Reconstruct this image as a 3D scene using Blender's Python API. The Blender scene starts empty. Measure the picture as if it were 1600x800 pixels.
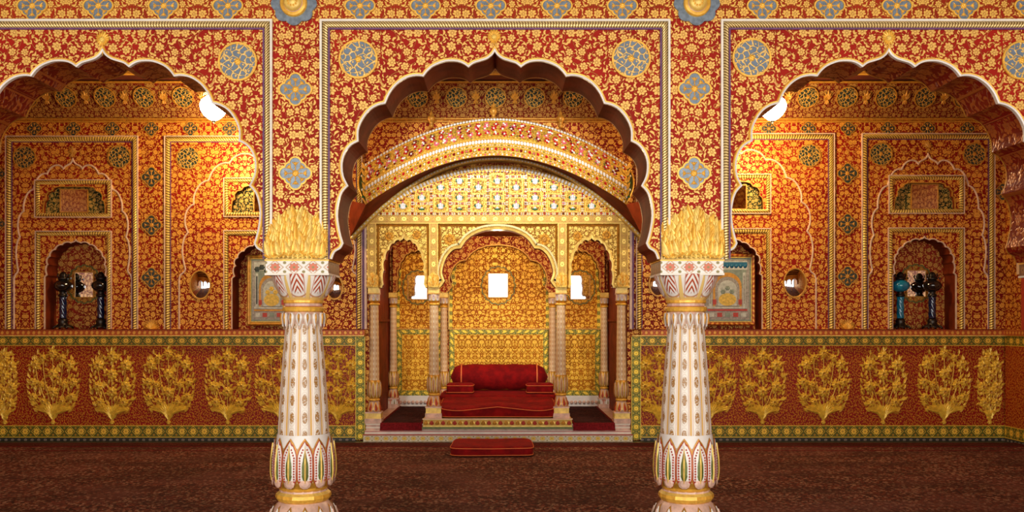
import bpy, bmesh, math, random
from mathutils import Vector
from mathutils.geometry import tessellate_polygon
random.seed(7)
C = bpy.context.scene.collection
PI = math.pi
# ------------------------------------------------------------------ view, light
H, FPX, VPX, VPY, DF = 1.38, 1404.0, 783.0, 500.0, 5.2
YB = 5.11           # back wall plane
DB = DF + YB
cam = bpy.data.cameras.new('camera'); camo = bpy.data.objects.new('camera', cam); C.objects.link(camo)
camo.location = (0, -DF, H); camo.rotation_euler = (PI/2, 0, 0)
cam.sensor_width = 36; cam.lens = FPX/1600*36
cam.shift_x = (800-VPX)/1600; cam.shift_y = (VPY-400)/1600
cam.clip_end = 100
bpy.context.scene.camera = camo
vs = bpy.context.scene.view_settings
vs.view_transform = 'Standard'; vs.look = 'None'; vs.gamma = 1; vs.use_curve_mapping = False
vs.exposure = 0.5
w = bpy.data.worlds.new('world'); bpy.context.scene.world = w; w.use_nodes = True
w.node_tree.nodes['Background'].inputs[0].default_value = (.86, .93, 1, 1)
w.node_tree.nodes['Background'].inputs[1].default_value = 0.55

def area(name, loc, rot, sx, sy, power, col):
    l = bpy.data.lights.new(name, 'AREA'); l.shape = 'RECTANGLE'; l.size = sx; l.size_y = sy
    l.energy = power; l.color = col
    o = bpy.data.objects.new(name, l); C.objects.link(o); o.location = loc; o.rotation_euler = rot
    return o
# daylight of the open courtyard side behind the photographer
area('courtyard_daylight', (0, -6.0, 1.9), (math.radians(90), 0, 0), 10, 3.2, 315, (1, .94, .84))
LAMP_POWER = 66

# ------------------------------------------------------------------ helpers
def P(px, py, D):
    s = FPX/D
    return ((px-VPX)/s, (VPY-py)/s + H)
def F(px, py): return P(px, py, DF)
def B(px, py): return P(px, py, DB)

class MB:
    def __init__(s): s.v = []; s.f = []; s.uv = []; s.mi = []; s.mats = []; s.sm = []
    def m(s, mat):
        if mat not in s.mats: s.mats.append(mat)
        return s.mats.index(mat)
    def vert(s, p): s.v.append(tuple(p)); return len(s.v)-1
    def face(s, idx, mat, uv=None, smooth=False):
        s.f.append(tuple(idx)); s.mi.append(s.m(mat)); s.sm.append(smooth)
        if uv is None: uv = [(s.v[i][0], s.v[i][2]) for i in idx]
        s.uv.append(uv)
    def quad(s, a, b, c, d, mat, uv=None):
        i = [s.vert(p) for p in (a, b, c, d)]; s.face(i, mat, uv)
    def box(s, x0, x1, y0, y1, z0, z1, mat, taper=None):
        p = [(x0,y0,z0),(x1,y0,z0),(x1,y1,z0),(x0,y1,z0),(x0,y0,z1),(x1,y0,z1),(x1,y1,z1),(x0,y1,z1)]
        i = [s.vert(q) for q in p]
        for q in ((0,1,5,4),(1,2,6,5),(2,3,7,6),(3,0,4,7),(4,5,6,7),(3,2,1,0)):
            s.face([i[k] for k in q], mat)
    def prism(s, outline, y0, y1, mat, back=None, side=None, holes=(), caps=True):
        """outline (x,z) loop; side: fn(loop, edge)->material"""
        loops = [list(outline)] + [list(h) for h in holes]
        flat = [p for l in loops for p in l]
        tris = tessellate_polygon([[Vector((x, z, 0)) for x, z in l] for l in loops])
        a = [s.vert((x, y0, z)) for x, z in flat]
        b = [s.vert((x, y1, z)) for x, z in flat] if y1 is not None else None
        for t in tris:
            s.face([a[k] for k in t], mat)
            if b and back is not False: s.face([b[k] for k in reversed(t)], back or mat)
        if b:
            o = 0
            for li, l in enumerate(loops):
                n = len(l)
                for k in range(n):
                    m_ = side(li, k) if side else mat
                    if m_ is None: continue
                    k2 = (k+1) % n
                    s.face((a[o+k], a[o+k2], b[o+k2], b[o+k]), m_)
                o += n
    def sweep(s, path, y, prof, mat, closed=False, smooth=False, axis='xz', u0=0, mats=None):
        n = len(path); P_ = [Vector(p) for p in path]
        rows = []; u = u0; us = []
        for i in range(n):
            if closed: a, b = P_[i-1], P_[(i+1) % n]
            else: a, b = P_[max(i-1, 0)], P_[min(i+1, n-1)]
            d1 = (P_[i]-a); d2 = (b-P_[i])
            if d1.length < 1e-9: d1 = d2
            if d2.length < 1e-9: d2 = d1
            d1.normalize(); d2.normalize()
            n1 = Vector((-d1.y, d1.x)); n2 = Vector((-d2.y, d2.x))
            nn = n1+n2
            if nn.length < 1e-6: nn = n1.copy()
            nn.normalize(); k = 1/max(nn.dot(n1), .45)
            row = []
            for o, d in prof:
                q = P_[i]+nn*o*k
                row.append(s.vert((q.x, y-d, q.y) if axis == 'xz' else ((y+d, q.x, q.y) if axis == 'yz' else (q.x, q.y, y+d))))
            rows.append(row)
            if i: u += (P_[i]-P_[i-1]).length
            us.append(u)
        if closed: rows.append(rows[0]); us.append(u+(P_[0]-P_[-1]).length)
        cum = [0]
        for a, b in zip(prof, prof[1:]): cum.append(cum[-1]+math.hypot(a[0]-b[0], a[1]-b[1]))
        T = cum[-1] or 1
        for i in range(len(rows)-1):
            for j in range(len(prof)-1):
                s.face((rows[i][j], rows[i+1][j], rows[i+1][j+1], rows[i][j+1]), (mats[j] if mats else mat),
                       [(us[i], cum[j]/T), (us[i+1], cum[j]/T), (us[i+1], cum[j+1]/T), (us[i], cum[j+1]/T)], smooth)
    def lathe(s, prof, n, mat, c=(0,0,0), mats=None, ang0=0, mod=None, smooth=True, capb=True, capt=True, axis='z'):
        rows = []; cum = [0]
        for a, b in zip(prof, prof[1:]): cum.append(cum[-1]+math.hypot(a[0]-b[0], a[1]-b[1]))
        for r, z in prof:
            row = []
            for k in range(n):
                t = ang0+2*PI*k/n; rr = r*(mod(t, z) if mod else 1)
                if axis == 'z': p = (c[0]+rr*math.cos(t), c[1]+rr*math.sin(t), c[2]+z)
                elif axis == 'x': p = (c[0]+z, c[1]+rr*math.cos(t), c[2]+rr*math.sin(t))
                else: p = (c[0]+rr*math.cos(t), c[1]+z, c[2]+rr*math.sin(t))
                row.append(s.vert(p))
            rows.append(row)
        for i in range(len(rows)-1):
            m_ = mats[i] if mats else mat
            for k in range(n):
                k2 = (k+1) % n
                s.face((rows[i][k], rows[i][k2], rows[i+1][k2], rows[i+1][k]), m_,
                       [(k/n, cum[i]), ((k+1)/n, cum[i]), ((k+1)/n, cum[i+1]), (k/n, cum[i+1])], smooth)
        if capb: s.face(list(reversed(rows[0])), mats[0] if mats else mat)
        if capt: s.face(rows[-1], mats[-1] if mats else mat)
    def tube(s, pts, r, mat, n=8, closed=False):
        pts = [Vector(p) for p in pts]; m = len(pts); rows = []
        for i, p in enumerate(pts):
            a = pts[i-1] if (closed or i) else p; b = pts[(i+1) % m] if (closed or i < m-1) else p
            t = (b-a).normalized(); up = Vector((0,0,1)) if abs(t.z) < .9 else Vector((1,0,0))
            x = t.cross(up).normalized(); y_ = x.cross(t)
            rr = r(i/(m-1)) if callable(r) else r
            rows.append([s.vert(p+x*rr*math.cos(2*PI*k/n)+y_*rr*math.sin(2*PI*k/n)) for k in range(n)])
        if closed: rows.append(rows[0])
        for i in range(len(rows)-1):
            for k in range(n):
                s.face((rows[i][k], rows[i][(k+1) % n], rows[i+1][(k+1) % n], rows[i+1][k]), mat, smooth=True)
        if not closed: s.face(list(reversed(rows[0])), mat); s.face(rows[-1], mat)
    # relief pieces lying on an xz plane facing -y -----------------------------
    def leaf(s, x, z, y, ang, L, W, mat, bulge=.006, bend=0.0, n=6):
        rows = []
        for i in range(n+1):
            t = i/n; wd = W*.5*(math.sin(PI*min(1, t**.75))**.8 if 0 < t < 1 else .02)
            a = ang+bend*t
            cx = x+L*t*math.cos(ang+bend*t*.5); cz = z+L*t*math.sin(ang+bend*t*.5)
            nx, nz = -math.sin(a), math.cos(a)
            hb = bulge*(.35+.65*math.sin(PI*t)) if t < 1 else bulge*.2
            rows.append([s.vert((cx+nx*wd, y, cz+nz*wd)), s.vert((cx+nx*wd*.5, y-hb*.75, cz+nz*wd*.5)), s.vert((cx, y-hb*.45, cz)),
                         s.vert((cx-nx*wd*.5, y-hb*.75, cz-nz*wd*.5)), s.vert((cx-nx*wd, y, cz-nz*wd))])
        for i in range(n):
            for j in range(4): s.face((rows[i][j], rows[i][j+1], rows[i+1][j+1], rows[i+1][j]), mat)
    def rosette(s, x, z, y, r, mat, pet=8, bulge=.006, cmat=None, rot=0):
        m = pet*4; c = s.vert((x, y-bulge*.7, z)); inner = []; mid = []; out = []
        for k in range(m):
            t = rot+2*PI*k/m; q = abs(math.cos(pet*(t-rot)/2))
            ro = r*(.78+.22*q)
            for lst, rr, d in ((inner, .28*r, bulge*1.1), (mid, ro*.72, bulge*(.45+.55*q)), (out, ro, 0)):
                lst.append(s.vert((x+rr*math.cos(t), y-d, z+rr*math.sin(t))))
        for k in range(m):
            k2 = (k+1) % m
            s.face((c, inner[k2], inner[k]), cmat or mat)
            s.face((inner[k], inner[k2], mid[k2], mid[k]), mat); s.face((mid[k], mid[k2], out[k2], out[k]), mat)
    def gem(s, c, ex, ey, rx, ry, mat, n=7, h=.5):
        en = ex.cross(ey).normalized()
        top = s.vert(c+en*min(rx, ry)*h)
        a = [s.vert(c+ex*rx*math.cos(2*PI*k/n)+ey*ry*math.sin(2*PI*k/n)) for k in range(n)]
        b = [s.vert(c+ex*rx*.6*math.cos(2*PI*k/n)+ey*ry*.6*math.sin(2*PI*k/n)+en*min(rx, ry)*h) for k in range(n)]
        for k in range(n):
            s.face((a[k], a[(k+1) % n], b[(k+1) % n], b[k]), mat); s.face((top, b[k], b[(k+1) % n]), mat)

ORG = {}
def obj(name, mb, parent=None, origin=(0,0,0), normals=True):
    if parent is not None: origin = ORG[parent.name]
    me = bpy.data.meshes.new(name)
    ox, oy, oz = origin
    me.from_pydata([(a-ox, b-oy, c-oz) for a, b, c in mb.v], [], mb.f)
    for m_ in mb.mats: me.materials.append(m_)
    uvl = me.uv_layers.new(name='UVMap')
    k = 0; data = [0.0]*(2*len(me.loops))
    for fu in mb.uv:
        for u in fu: data[k] = u[0]; data[k+1] = u[1]; k += 2
    uvl.data.foreach_set('uv', data)
    me.polygons.foreach_set('material_index', mb.mi)
    me.polygons.foreach_set('use_smooth', mb.sm)
    if normals:
        bm = bmesh.new(); bm.from_mesh(me); bmesh.ops.recalc_face_normals(bm, faces=bm.faces); bm.to_mesh(me); bm.free()
    me.update()
    o = bpy.data.objects.new(name, me); C.objects.link(o)
    if parent is not None: o.parent = parent
    else: o.location = origin
    ORG[o.name] = tuple(origin)
    return o
def tag(o, label, cat=None, group=None):
    o['label'] = label
    if cat: o['category'] = cat
    if group: o['group'] = group
    return o
def struct(name, mb, label=None, cat=None):
    o = obj(name, mb); o['kind'] = 'structure'
    if label: o['label'] = label; o['category'] = cat
    return o
def thing(name, label, cat, loc=(0,0,0), group=None):
    o = bpy.data.objects.new(name, None); C.objects.link(o); o.location = loc
    ORG[o.name] = tuple(loc); return tag(o, label, cat, group)
def copy_tree(o, loc=None, parent=None, label=None):
    c = o.copy(); C.objects.link(c)
    if parent is not None: c.parent = parent
    if loc is not None: c.location = loc
    if label: c['label'] = label
    for ch in list(o.children): copy_tree(ch, None, c)
    return c

# ------------------------------------------------------------------ materials
class NB:
    def __init__(s, nt): s.nt = nt; s.N = nt.nodes; s.L = nt.links
    def set(s, inp, v):
        if isinstance(v, bpy.types.NodeSocket): s.L.new(v, inp)
        elif v is not None: inp.default_value = v
    def m(s, op, a, b=None, c=None, clamp=False):
        n = s.N.new('ShaderNodeMath'); n.operation = op; n.use_clamp = clamp
        for k, v in enumerate((a, b, c)): s.set(n.inputs[k], v)
        return n.outputs[0]
    def vm(s, op, a, b=None, sc=None):
        n = s.N.new('ShaderNodeVectorMath'); n.operation = op
        s.set(n.inputs[0], a); s.set(n.inputs[1], b)
        if sc is not None: s.set(n.inputs['Scale'], sc)
        return n.outputs['Value'] if op in ('LENGTH', 'DISTANCE', 'DOT_PRODUCT') else n.outputs[0]
    def sep(s, v):
        n = s.N.new('ShaderNodeSeparateXYZ'); s.set(n.inputs[0], v); return n.outputs
    def comb(s, x, y, z=0.0):
        n = s.N.new('ShaderNodeCombineXYZ')
        for k, v in enumerate((x, y, z)): s.set(n.inputs[k], v)
        return n.outputs[0]
    def noise(s, v, scale, detail=2, rough=.5, dim='2D'):
        n = s.N.new('ShaderNodeTexNoise'); n.noise_dimensions = dim
        s.set(n.inputs['Vector'], v); n.inputs['Scale'].default_value = scale; n.inputs['Detail'].default_value = detail; n.inputs['Roughness'].default_value = rough
        return n.outputs
    def vor(s, v, scale, rnd=1.0, feat='F1', dim='2D'):
        n = s.N.new('ShaderNodeTexVoronoi'); n.voronoi_dimensions = dim; n.feature = feat
        s.set(n.inputs['Vector'], v); n.inputs['Scale'].default_value = scale; n.inputs['Randomness'].default_value = rnd
        return n.outputs
    def step(s, x, a, b, lo=0.0, hi=1.0):
        n = s.N.new('ShaderNodeMapRange'); n.clamp = True; n.interpolation_type = 'SMOOTHSTEP'
        s.set(n.inputs[0], x)
        for k, v in enumerate((a, b, lo, hi)): s.set(n.inputs[1+k], v)
        return n.outputs[0]
    def mix(s, f, a, b):
        n = s.N.new('ShaderNodeMix'); n.data_type = 'RGBA'
        s.set(n.inputs[0], f)
        for k, v in ((6, a), (7, b)):
            if isinstance(v, (tuple, list)): v = (*v[:3], 1)
            s.set(n.inputs[k], v)
        return n.outputs[2]
    def tc(s, name='Object'):
        n = s.N.new('ShaderNodeTexCoord'); return n.outputs[name]
    def flatvec(s):
        """2-D coordinates in metres, picked by the way the surface faces"""
        o = s.sep(s.tc()); g = s.N.new('ShaderNodeNewGeometry'); nn = s.sep(g.outputs['True Normal'])
        ax = s.m('GREATER_THAN', s.m('ABSOLUTE', nn[0]), .75); az = s.m('GREATER_THAN', s.m('ABSOLUTE', nn[2]), .75)
        u = s.m('ADD', s.m('MULTIPLY', o[0], s.m('SUBTRACT', 1.0, ax)), s.m('MULTIPLY', o[1], ax))
        v = s.m('ADD', s.m('MULTIPLY', o[2], s.m('SUBTRACT', 1.0, az)), s.m('MULTIPLY', o[1], az))
        return u, v
def new(name):
    m_ = bpy.data.materials.new(name); m_.use_nodes = True
    nb = NB(m_.node_tree); return m_, nb, m_.node_tree.nodes['Principled BSDF']
def bump(nb, bs, h, dist=.004, strength=.8):
    b = nb.N.new('ShaderNodeBump'); b.inputs['Strength'].default_value = strength; b.inputs['Distance'].default_value = dist
    nb.set(b.inputs['Height'], h); nb.L.new(b.outputs[0], bs.inputs['Normal'])
def plain(name, col, rough=.5, metal=0, var=0.0, scale=20, spec=.5, bmp=0, emis=None):
    m_, nb, bs = new(name)
    bs.inputs['Roughness'].default_value = rough; bs.inputs['Metallic'].default_value = metal
    bs.inputs['Specular IOR Level'].default_value = spec
    n = nb.noise(nb.tc(), scale, 4, .6, '3D')
    if var:
        nb.set(bs.inputs['Base Color'], nb.mix(nb.step(n[0], .3, .7), tuple(c*(1-var) for c in col), tuple(min(1, c*(1+var*.5)) for c in col)))
    else: bs.inputs['Base Color'].default_value = (*col, 1)
    if bmp: bump(nb, bs, n[0], bmp, .6)
    if emis: bs.inputs['Emission Color'].default_value = (*emis[:3], 1); bs.inputs['Emission Strength'].default_value = emis[3]
    return m_

def make_damask_group():
    g = bpy.data.node_groups.new('arabesque', 'ShaderNodeTree')
    g.interface.new_socket('Vector', in_out='INPUT', socket_type='NodeSocketVector')
    g.interface.new_socket('Mask', in_out='OUTPUT', socket_type='NodeSocketFloat')
    g.interface.new_socket('Detail', in_out='OUTPUT', socket_type='NodeSocketFloat')
    gi = g.nodes.new('NodeGroupInput'); go = g.nodes.new('NodeGroupOutput')
    nb = NB(g)
    v = gi.outputs[0]
    nz = nb.noise(v, 1.6, 1)
    vd = nb.vm('ADD', v, nb.vm('SCALE', nb.vm('SUBTRACT', nz[1], (.5, .5, .5)), sc=.16))
    vd = nb.vm('MULTIPLY', vd, (1, 1, 0))
    # blossoms
    V = nb.vor(vd, 1.0, .55)
    d = nb.sep(nb.vm('SUBTRACT', vd, V['Position']))
    r = nb.m('SQRT', nb.m('ADD', nb.m('MULTIPLY', d[0], d[0]), nb.m('MULTIPLY', d[1], d[1])))
    a = nb.m('ARCTAN2', d[1], d[0]); rc = nb.sep(V['Color'])
    ph = nb.m('MULTIPLY', rc[0], 6.28)
    pet = nb.m('ABSOLUTE', nb.m('COSINE', nb.m('ADD', nb.m('MULTIPLY', a, 3.5), ph)))
    size = nb.m('ADD', .27, nb.m('MULTIPLY', rc[1], .07))
    R = nb.m('MULTIPLY', size, nb.m('ADD', .72, nb.m('MULTIPLY', pet, .32)))
    s1 = nb.m('SUBTRACT', R, r)
    # leaves
    def leaves(off, sc, L, W, k):
        vv = nb.vm('ADD', vd, off)
        Q = nb.vor(vv, sc, .95); dd = nb.sep(nb.vm('SCALE', nb.vm('SUBTRACT', vv, Q['Position']), sc=sc)); cc = nb.sep(Q['Color'])
        th = nb.m('MULTIPLY', cc[0], 6.28); co = nb.m('COSINE', th); si = nb.m('SINE', th)
        x = nb.m('ADD', nb.m('MULTIPLY', dd[0], co), nb.m('MULTIPLY', dd[1], si))
        y = nb.m('SUBTRACT', nb.m('MULTIPLY', dd[1], co), nb.m('MULTIPLY', dd[0], si))
        y = nb.m('ADD', nb.m('SUBTRACT', y, nb.m('MULTIPLY', nb.m('MULTIPLY', x, x), k)), .08)
        wv = nb.m('MULTIPLY', W, nb.m('SUBTRACT', 1.15, nb.m('MULTIPLY', x, 1.3)))
        ex = nb.m('DIVIDE', x, L); ey = nb.m('DIVIDE', y, wv)
        return nb.m('MULTIPLY', nb.m('SUBTRACT', 1.0, nb.m('SQRT', nb.m('ADD', nb.m('MULTIPLY', ex, ex), nb.m('MULTIPLY', ey, ey)))), .12)
    l1 = leaves((3.3, 1.7, 0), 2.3, .5, .165, 1.2)
    l2 = leaves((7.1, 5.2, 0), 2.9, .42, .13, -1.4)
    lf = nb.m('MAXIMUM', l1, l2)
    # winding stems
    n2 = nb.noise(nb.vm('ADD', v, (11, 4, 0)), .75, 0)[0]
    fr = nb.m('ABSOLUTE', nb.m('SUBTRACT', nb.m('FRACT', nb.m('MULTIPLY', n2, 4.5)), .5))
    vine = nb.m('MULTIPLY', nb.m('SUBTRACT', .055, fr), .35)
    rest = nb.m('MAXIMUM', lf, vine)
    gap = nb.m('SUBTRACT', r, nb.m('ADD', R, .06))
    rest = nb.m('MINIMUM', rest, gap)
    s = nb.m('MAXIMUM', s1, rest)
    mask = nb.step(s, -.004, .022)
    # dark eye ring and petal creases
    ring = nb.step(nb.m('ABSOLUTE', nb.m('SUBTRACT', r, .095)), 0.0, .035)
    cre = nb.m('MAXIMUM', nb.step(pet, .0, .45), nb.step(r, .11, .05))
    det = nb.m('MULTIPLY', ring, nb.m('ADD', .35, nb.m('MULTIPLY', cre, .65)))
    infl = nb.step(s1, -.01, .01)
    det = nb.m('ADD', nb.m('MULTIPLY', det, infl), nb.m('MULTIPLY', nb.m('SUBTRACT', 1.0, infl), nb.step(s, 0.0, .06, .55, 1.0)))
    nb.L.new(mask, go.inputs[0]); nb.L.new(det, go.inputs[1])
    return g
ARAB = make_damask_group()
def damask(name, ground, gold, gold2, spacing=.088, mirror=None, metal=.35, rough=.42, relief=.004, ground2=None, grough=.55, off=(0,0)):
    m_, nb, bs = new(name)
    u, v = nb.flatvec()
    if mirror: u = nb.m('PINGPONG', nb.m('SUBTRACT', u, mirror[0]-20*mirror[1]), mirror[1])
    vec = nb.comb(nb.m('ADD', nb.m('MULTIPLY', u, 1/spacing), 40.0+off[0]), nb.m('ADD', nb.m('MULTIPLY', v, 1/spacing), 40.0+off[1]), 0.0)
    g = nb.N.new('ShaderNodeGroup'); g.node_tree = ARAB; nb.L.new(vec, g.inputs[0])
    big = nb.noise(nb.tc(), 1.7, 3, .6, '3D')[0]
    fine = nb.noise(nb.tc(), 60, 2, .5, '3D')[0]
    gcol = nb.mix(g.outputs[1], gold2, gold)
    gcol = nb.mix(nb.m('MULTIPLY', nb.step(fine, .45, .75), .25), gcol, gold2)
    grd = nb.mix(nb.step(big, .35, .65), ground, ground2 or tuple(c*.72 for c in ground))
    nb.set(bs.inputs['Base Color'], nb.mix(g.outputs[0], grd, gcol))
    nb.set(bs.inputs['Metallic'], nb.m('MULTIPLY', g.outputs[0], metal)); nb.set(bs.inputs['Specular IOR Level'], nb.step(g.outputs[0], 0, 1, .12, .5))
    nb.set(bs.inputs['Roughness'], nb.step(g.outputs[0], 0, 1, grough, rough))
    bump(nb, bs, nb.m('ADD', nb.m('MULTIPLY', g.outputs[0], .7), nb.m('MULTIPLY', nb.m('MULTIPLY', g.outputs[1], g.outputs[0]), .4)), relief, .7)
    return m_

RED = (.42, .022, .012); RED2 = (.30, .014, .010)
GOLD = (.90, .58, .17); GOLD2 = (.50, .22, .045)
M = {}
M['screen'] = damask('red lacquer with gilded blossoms', (.40, .016, .007), (.88, .51, .115), (.48, .19, .035), .086, (-1.181, 1.1417), .25, .45)
M['frieze'] = damask('gilded blossoms on orange red', (.38, .030, .007), (.88, .50, .09), (.46, .18, .03), .078, (-1.181, .1905), .25, .45)
M['wall'] = damask('red wall with gilded blossoms', (.27, .010, .005), (.86, .42, .05), (.40, .12, .012), .094, (.0, .42), .3, .42)
M['wall_b'] = damask('spandrel red with gilded vines', (.30, .018, .007), (.86, .44, .06), (.42, .14, .02), .080, (.0, .31), .3, .42, off=(3, 9))
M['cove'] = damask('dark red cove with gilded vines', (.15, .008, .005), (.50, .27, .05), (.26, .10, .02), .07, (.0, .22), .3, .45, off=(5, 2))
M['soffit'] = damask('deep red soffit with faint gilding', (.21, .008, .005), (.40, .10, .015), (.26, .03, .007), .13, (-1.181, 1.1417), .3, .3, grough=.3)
M['golden'] = damask('golden ground with ochre blossoms', (.44, .12, .005), (1.0, .56, .025), (.66, .26, .01), .085, (-.04, .25), .2, .35, ground2=(.38, .10, .006))
M['goldlow'] = damask('golden lattice blossoms', (.50, .17, .008), (1.0, .60, .035), (.68, .30, .015), .08, (-.04, .09), .2, .35)
M['facade'] = damask('gilded facade tracery', (.30, .10, .008), (1.0, .68, .13), (.66, .34, .035), .065, (-.04, .42), .25, .33, ground2=(.36, .19, .03))
M['niche'] = damask('niche back with gilded scrolls', (.33, .024, .010), (.74, .36, .06), (.36, .12, .02), .10, None, .3, .45, off=(1, 1))
M['greenpanel'] = damask('dark green panel with gilded flowers', (.020, .035, .012), (.62, .42, .09), (.32, .19, .03), .07, None, .4, .4, ground2=(.012, .02, .01))
M['tympanum'] = damask('gilded plaster tracery', (.62, .30, .03), (1.0, .66, .10), (.60, .28, .03), .045, None, .2, .35)
M['brown'] = plain('reddish brown lacquer', (.20, .030, .008), .6, 0, .35, 6, spec=.08)
M['gold'] = plain('burnished gold', (.95, .50, .065), .38, .25, .25, 30, bmp=.002)
M['goldb'] = plain('bright gold relief', (1, .58, .06), .33, .22, .3, 30, bmp=.002)
M['goldd'] = plain('aged gold', (.58, .27, .03), .42, .3, .3, 30, bmp=.002)
M['goldp'] = plain('pale gold relief', (.96, .62, .14), .4, .2, .3, 18, bmp=.004)
M['cream'] = plain('cream painted moulding', (.86, .80, .68), .45, 0, .1, 12)
M['cream2'] = plain('pinkish cream line', (.72, .50, .36), .45, 0, .2, 12)
M['white'] = plain('polished white marble', (.86, .82, .76), .3, 0, .08, 6)
M['pinkw'] = plain('pink washed marble', (.74, .47, .36), .35, 0, .3, 14)
M['purple'] = plain('purple painted edge', (.14, .04, .14), .5, 0, .3, 40)
M['dark'] = plain('black painted skirting', (.02, .022, .02), .45, 0, .4, 40)
M['bronze'] = plain('dark cast metal', (.045, .035, .028), .38, .8, .3, 20)
M['red'] = plain('crimson glass', (.50, .008, .015), .3, 0, spec=.2)
M['dred'] = plain('garnet glass', (.17, .005, .008), .3, 0, spec=.2)
M['pink'] = plain('rose glass', (.70, .13, .20), .3, 0, spec=.2)
M['green'] = plain('emerald glass', (.02, .15, .05), .3, 0, spec=.2)
M['silver'] = plain('mirror glass chips', (.92, .94, .96), .15, 0, .12, 60, spec=1)
M['mirror'] = plain('silvered mirror', (.86, .88, .90), .03, 1)
M['slate'] = plain('slate blue enamel', (.20, .25, .30), .35, .3, .3, 40)
M['slated'] = plain('dark slate enamel', (.045, .06, .05), .35, .3, .3, 40)
M['greenp'] = plain('olive green paint', (.13, .16, .03), .45, .1, .3, 30)
M['redp'] = plain('red paint', (.45, .04, .02), .45, 0, .2, 30)
M['orange'] = plain('orange cord', (.75, .16, .03), .6)
M['blue'] = plain('turquoise blue glass', (.01, .21, .34), .08, 0, .25, 14, spec=.8)
M['navy'] = plain('dark navy glass', (.004, .012, .05), .06, 0, .3, 20, spec=.9)
M['black'] = plain('blackened glass', (.010, .008, .008), .06, 0, spec=.9)
M['ceil'] = plain('dim red ceiling paint', (.13, .02, .01), .6, 0, .3, 5)
M['greygreen'] = plain('grey green painted paper', (.22, .27, .21), .5, 0, .25, 40)
M['grey'] = plain('grey painted architecture', (.34, .31, .27), .5, 0, .35, 50)
M['skyp'] = plain('pale sky paint', (.50, .52, .46), .5, 0, .3, 30)
M['cloth'] = plain('teal painted curtain', (.01, .13, .24), .5, 0, .3, 60)
M['yellow'] = plain('yellow ochre paint', (.70, .47, .07), .5, 0, .3, 40)

def velvet():
    m_, nb, bs = new('crimson velvet')
    n = nb.noise(nb.tc(), 9, 5, .65, '3D')[0]; f = nb.noise(nb.tc(), 220, 2, .5, '3D')[0]
    nb.set(bs.inputs['Base Color'], nb.mix(nb.step(n, .35, .7), (.15, .002, .003), (.29, .004, .004)))
    bs.inputs['Roughness'].default_value = .85; bs.inputs['Sheen Weight'].default_value = .12; bs.inputs['Sheen Tint'].default_value = (1, .1, .08, 1)
    bs.inputs['Specular IOR Level'].default_value = .15
    bump(nb, bs, nb.m('ADD', f, nb.m('MULTIPLY', n, 3.0)), .004, .5); return m_
M['velvet'] = velvet()
def rope(name, hi, lo, k=62, slope=1.0):
    m_, nb, bs = new(name)
    uv = nb.sep(nb.tc('UV'))
    t = nb.m('FRACT', nb.m('ADD', nb.m('MULTIPLY', uv[0], k), nb.m('MULTIPLY', uv[1], slope)))
    e = nb.m('ABSOLUTE', nb.m('SUBTRACT', t, .5)); mk = nb.step(e, .26, .42)
    nb.set(bs.inputs['Base Color'], nb.mix(mk, hi, lo))
    bs.inputs['Metallic'].default_value = .4; bs.inputs['Roughness'].default_value = .38
    bump(nb, bs, nb.m('SUBTRACT', 1.0, mk), .006, 1); return m_
M['rope'] = rope('gilded rope moulding', (.90, .68, .28), (.28, .14, .03))
M['ropeb'] = rope('gilded rope moulding of the rear wall', (.86, .58, .12), (.14, .07, .015), 34)
def seeds():
    m_, nb, bs = new('red dado with gilded seeds')
    u, v = nb.flatvec()
    def layer(off, su, sv, ang, W):
        c, s_ = math.cos(ang), math.sin(ang)
        a = nb.m('ADD', nb.m('MULTIPLY', u, c), nb.m('MULTIPLY', v, s_)); b = nb.m('SUBTRACT', nb.m('MULTIPLY', v, c), nb.m('MULTIPLY', u, s_))
        V = nb.vor(nb.comb(nb.m('ADD', nb.m('MULTIPLY', a, su), off), nb.m('MULTIPLY', b, sv), 0.0), 1.0, .9)
        return nb.step(V['Distance'], W, W-.13)
    k = nb.m('MAXIMUM', layer(3.0, 60, 28, .45, .33), layer(17.0, 56, 30, -.5, .29))
    t = nb.noise(nb.tc(), 12, 2, .5, '3D')[0]
    nb.set(bs.inputs['Base Color'], nb.mix(k, nb.mix(t, (.22, .006, .003), (.34, .012, .005)), (.66, .24, .02)))
    bs.inputs['Roughness'].default_value = .4; bs.inputs['Specular IOR Level'].default_value = .25; nb.set(bs.inputs['Metallic'], nb.m('MULTIPLY', k, .3))
    bump(nb, bs, k, .004, .8); return m_
M['dado'] = seeds()
M['bead'] = rope('bead moulding', (.92, .74, .34), (.35, .2, .06), 90, 0)
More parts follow.
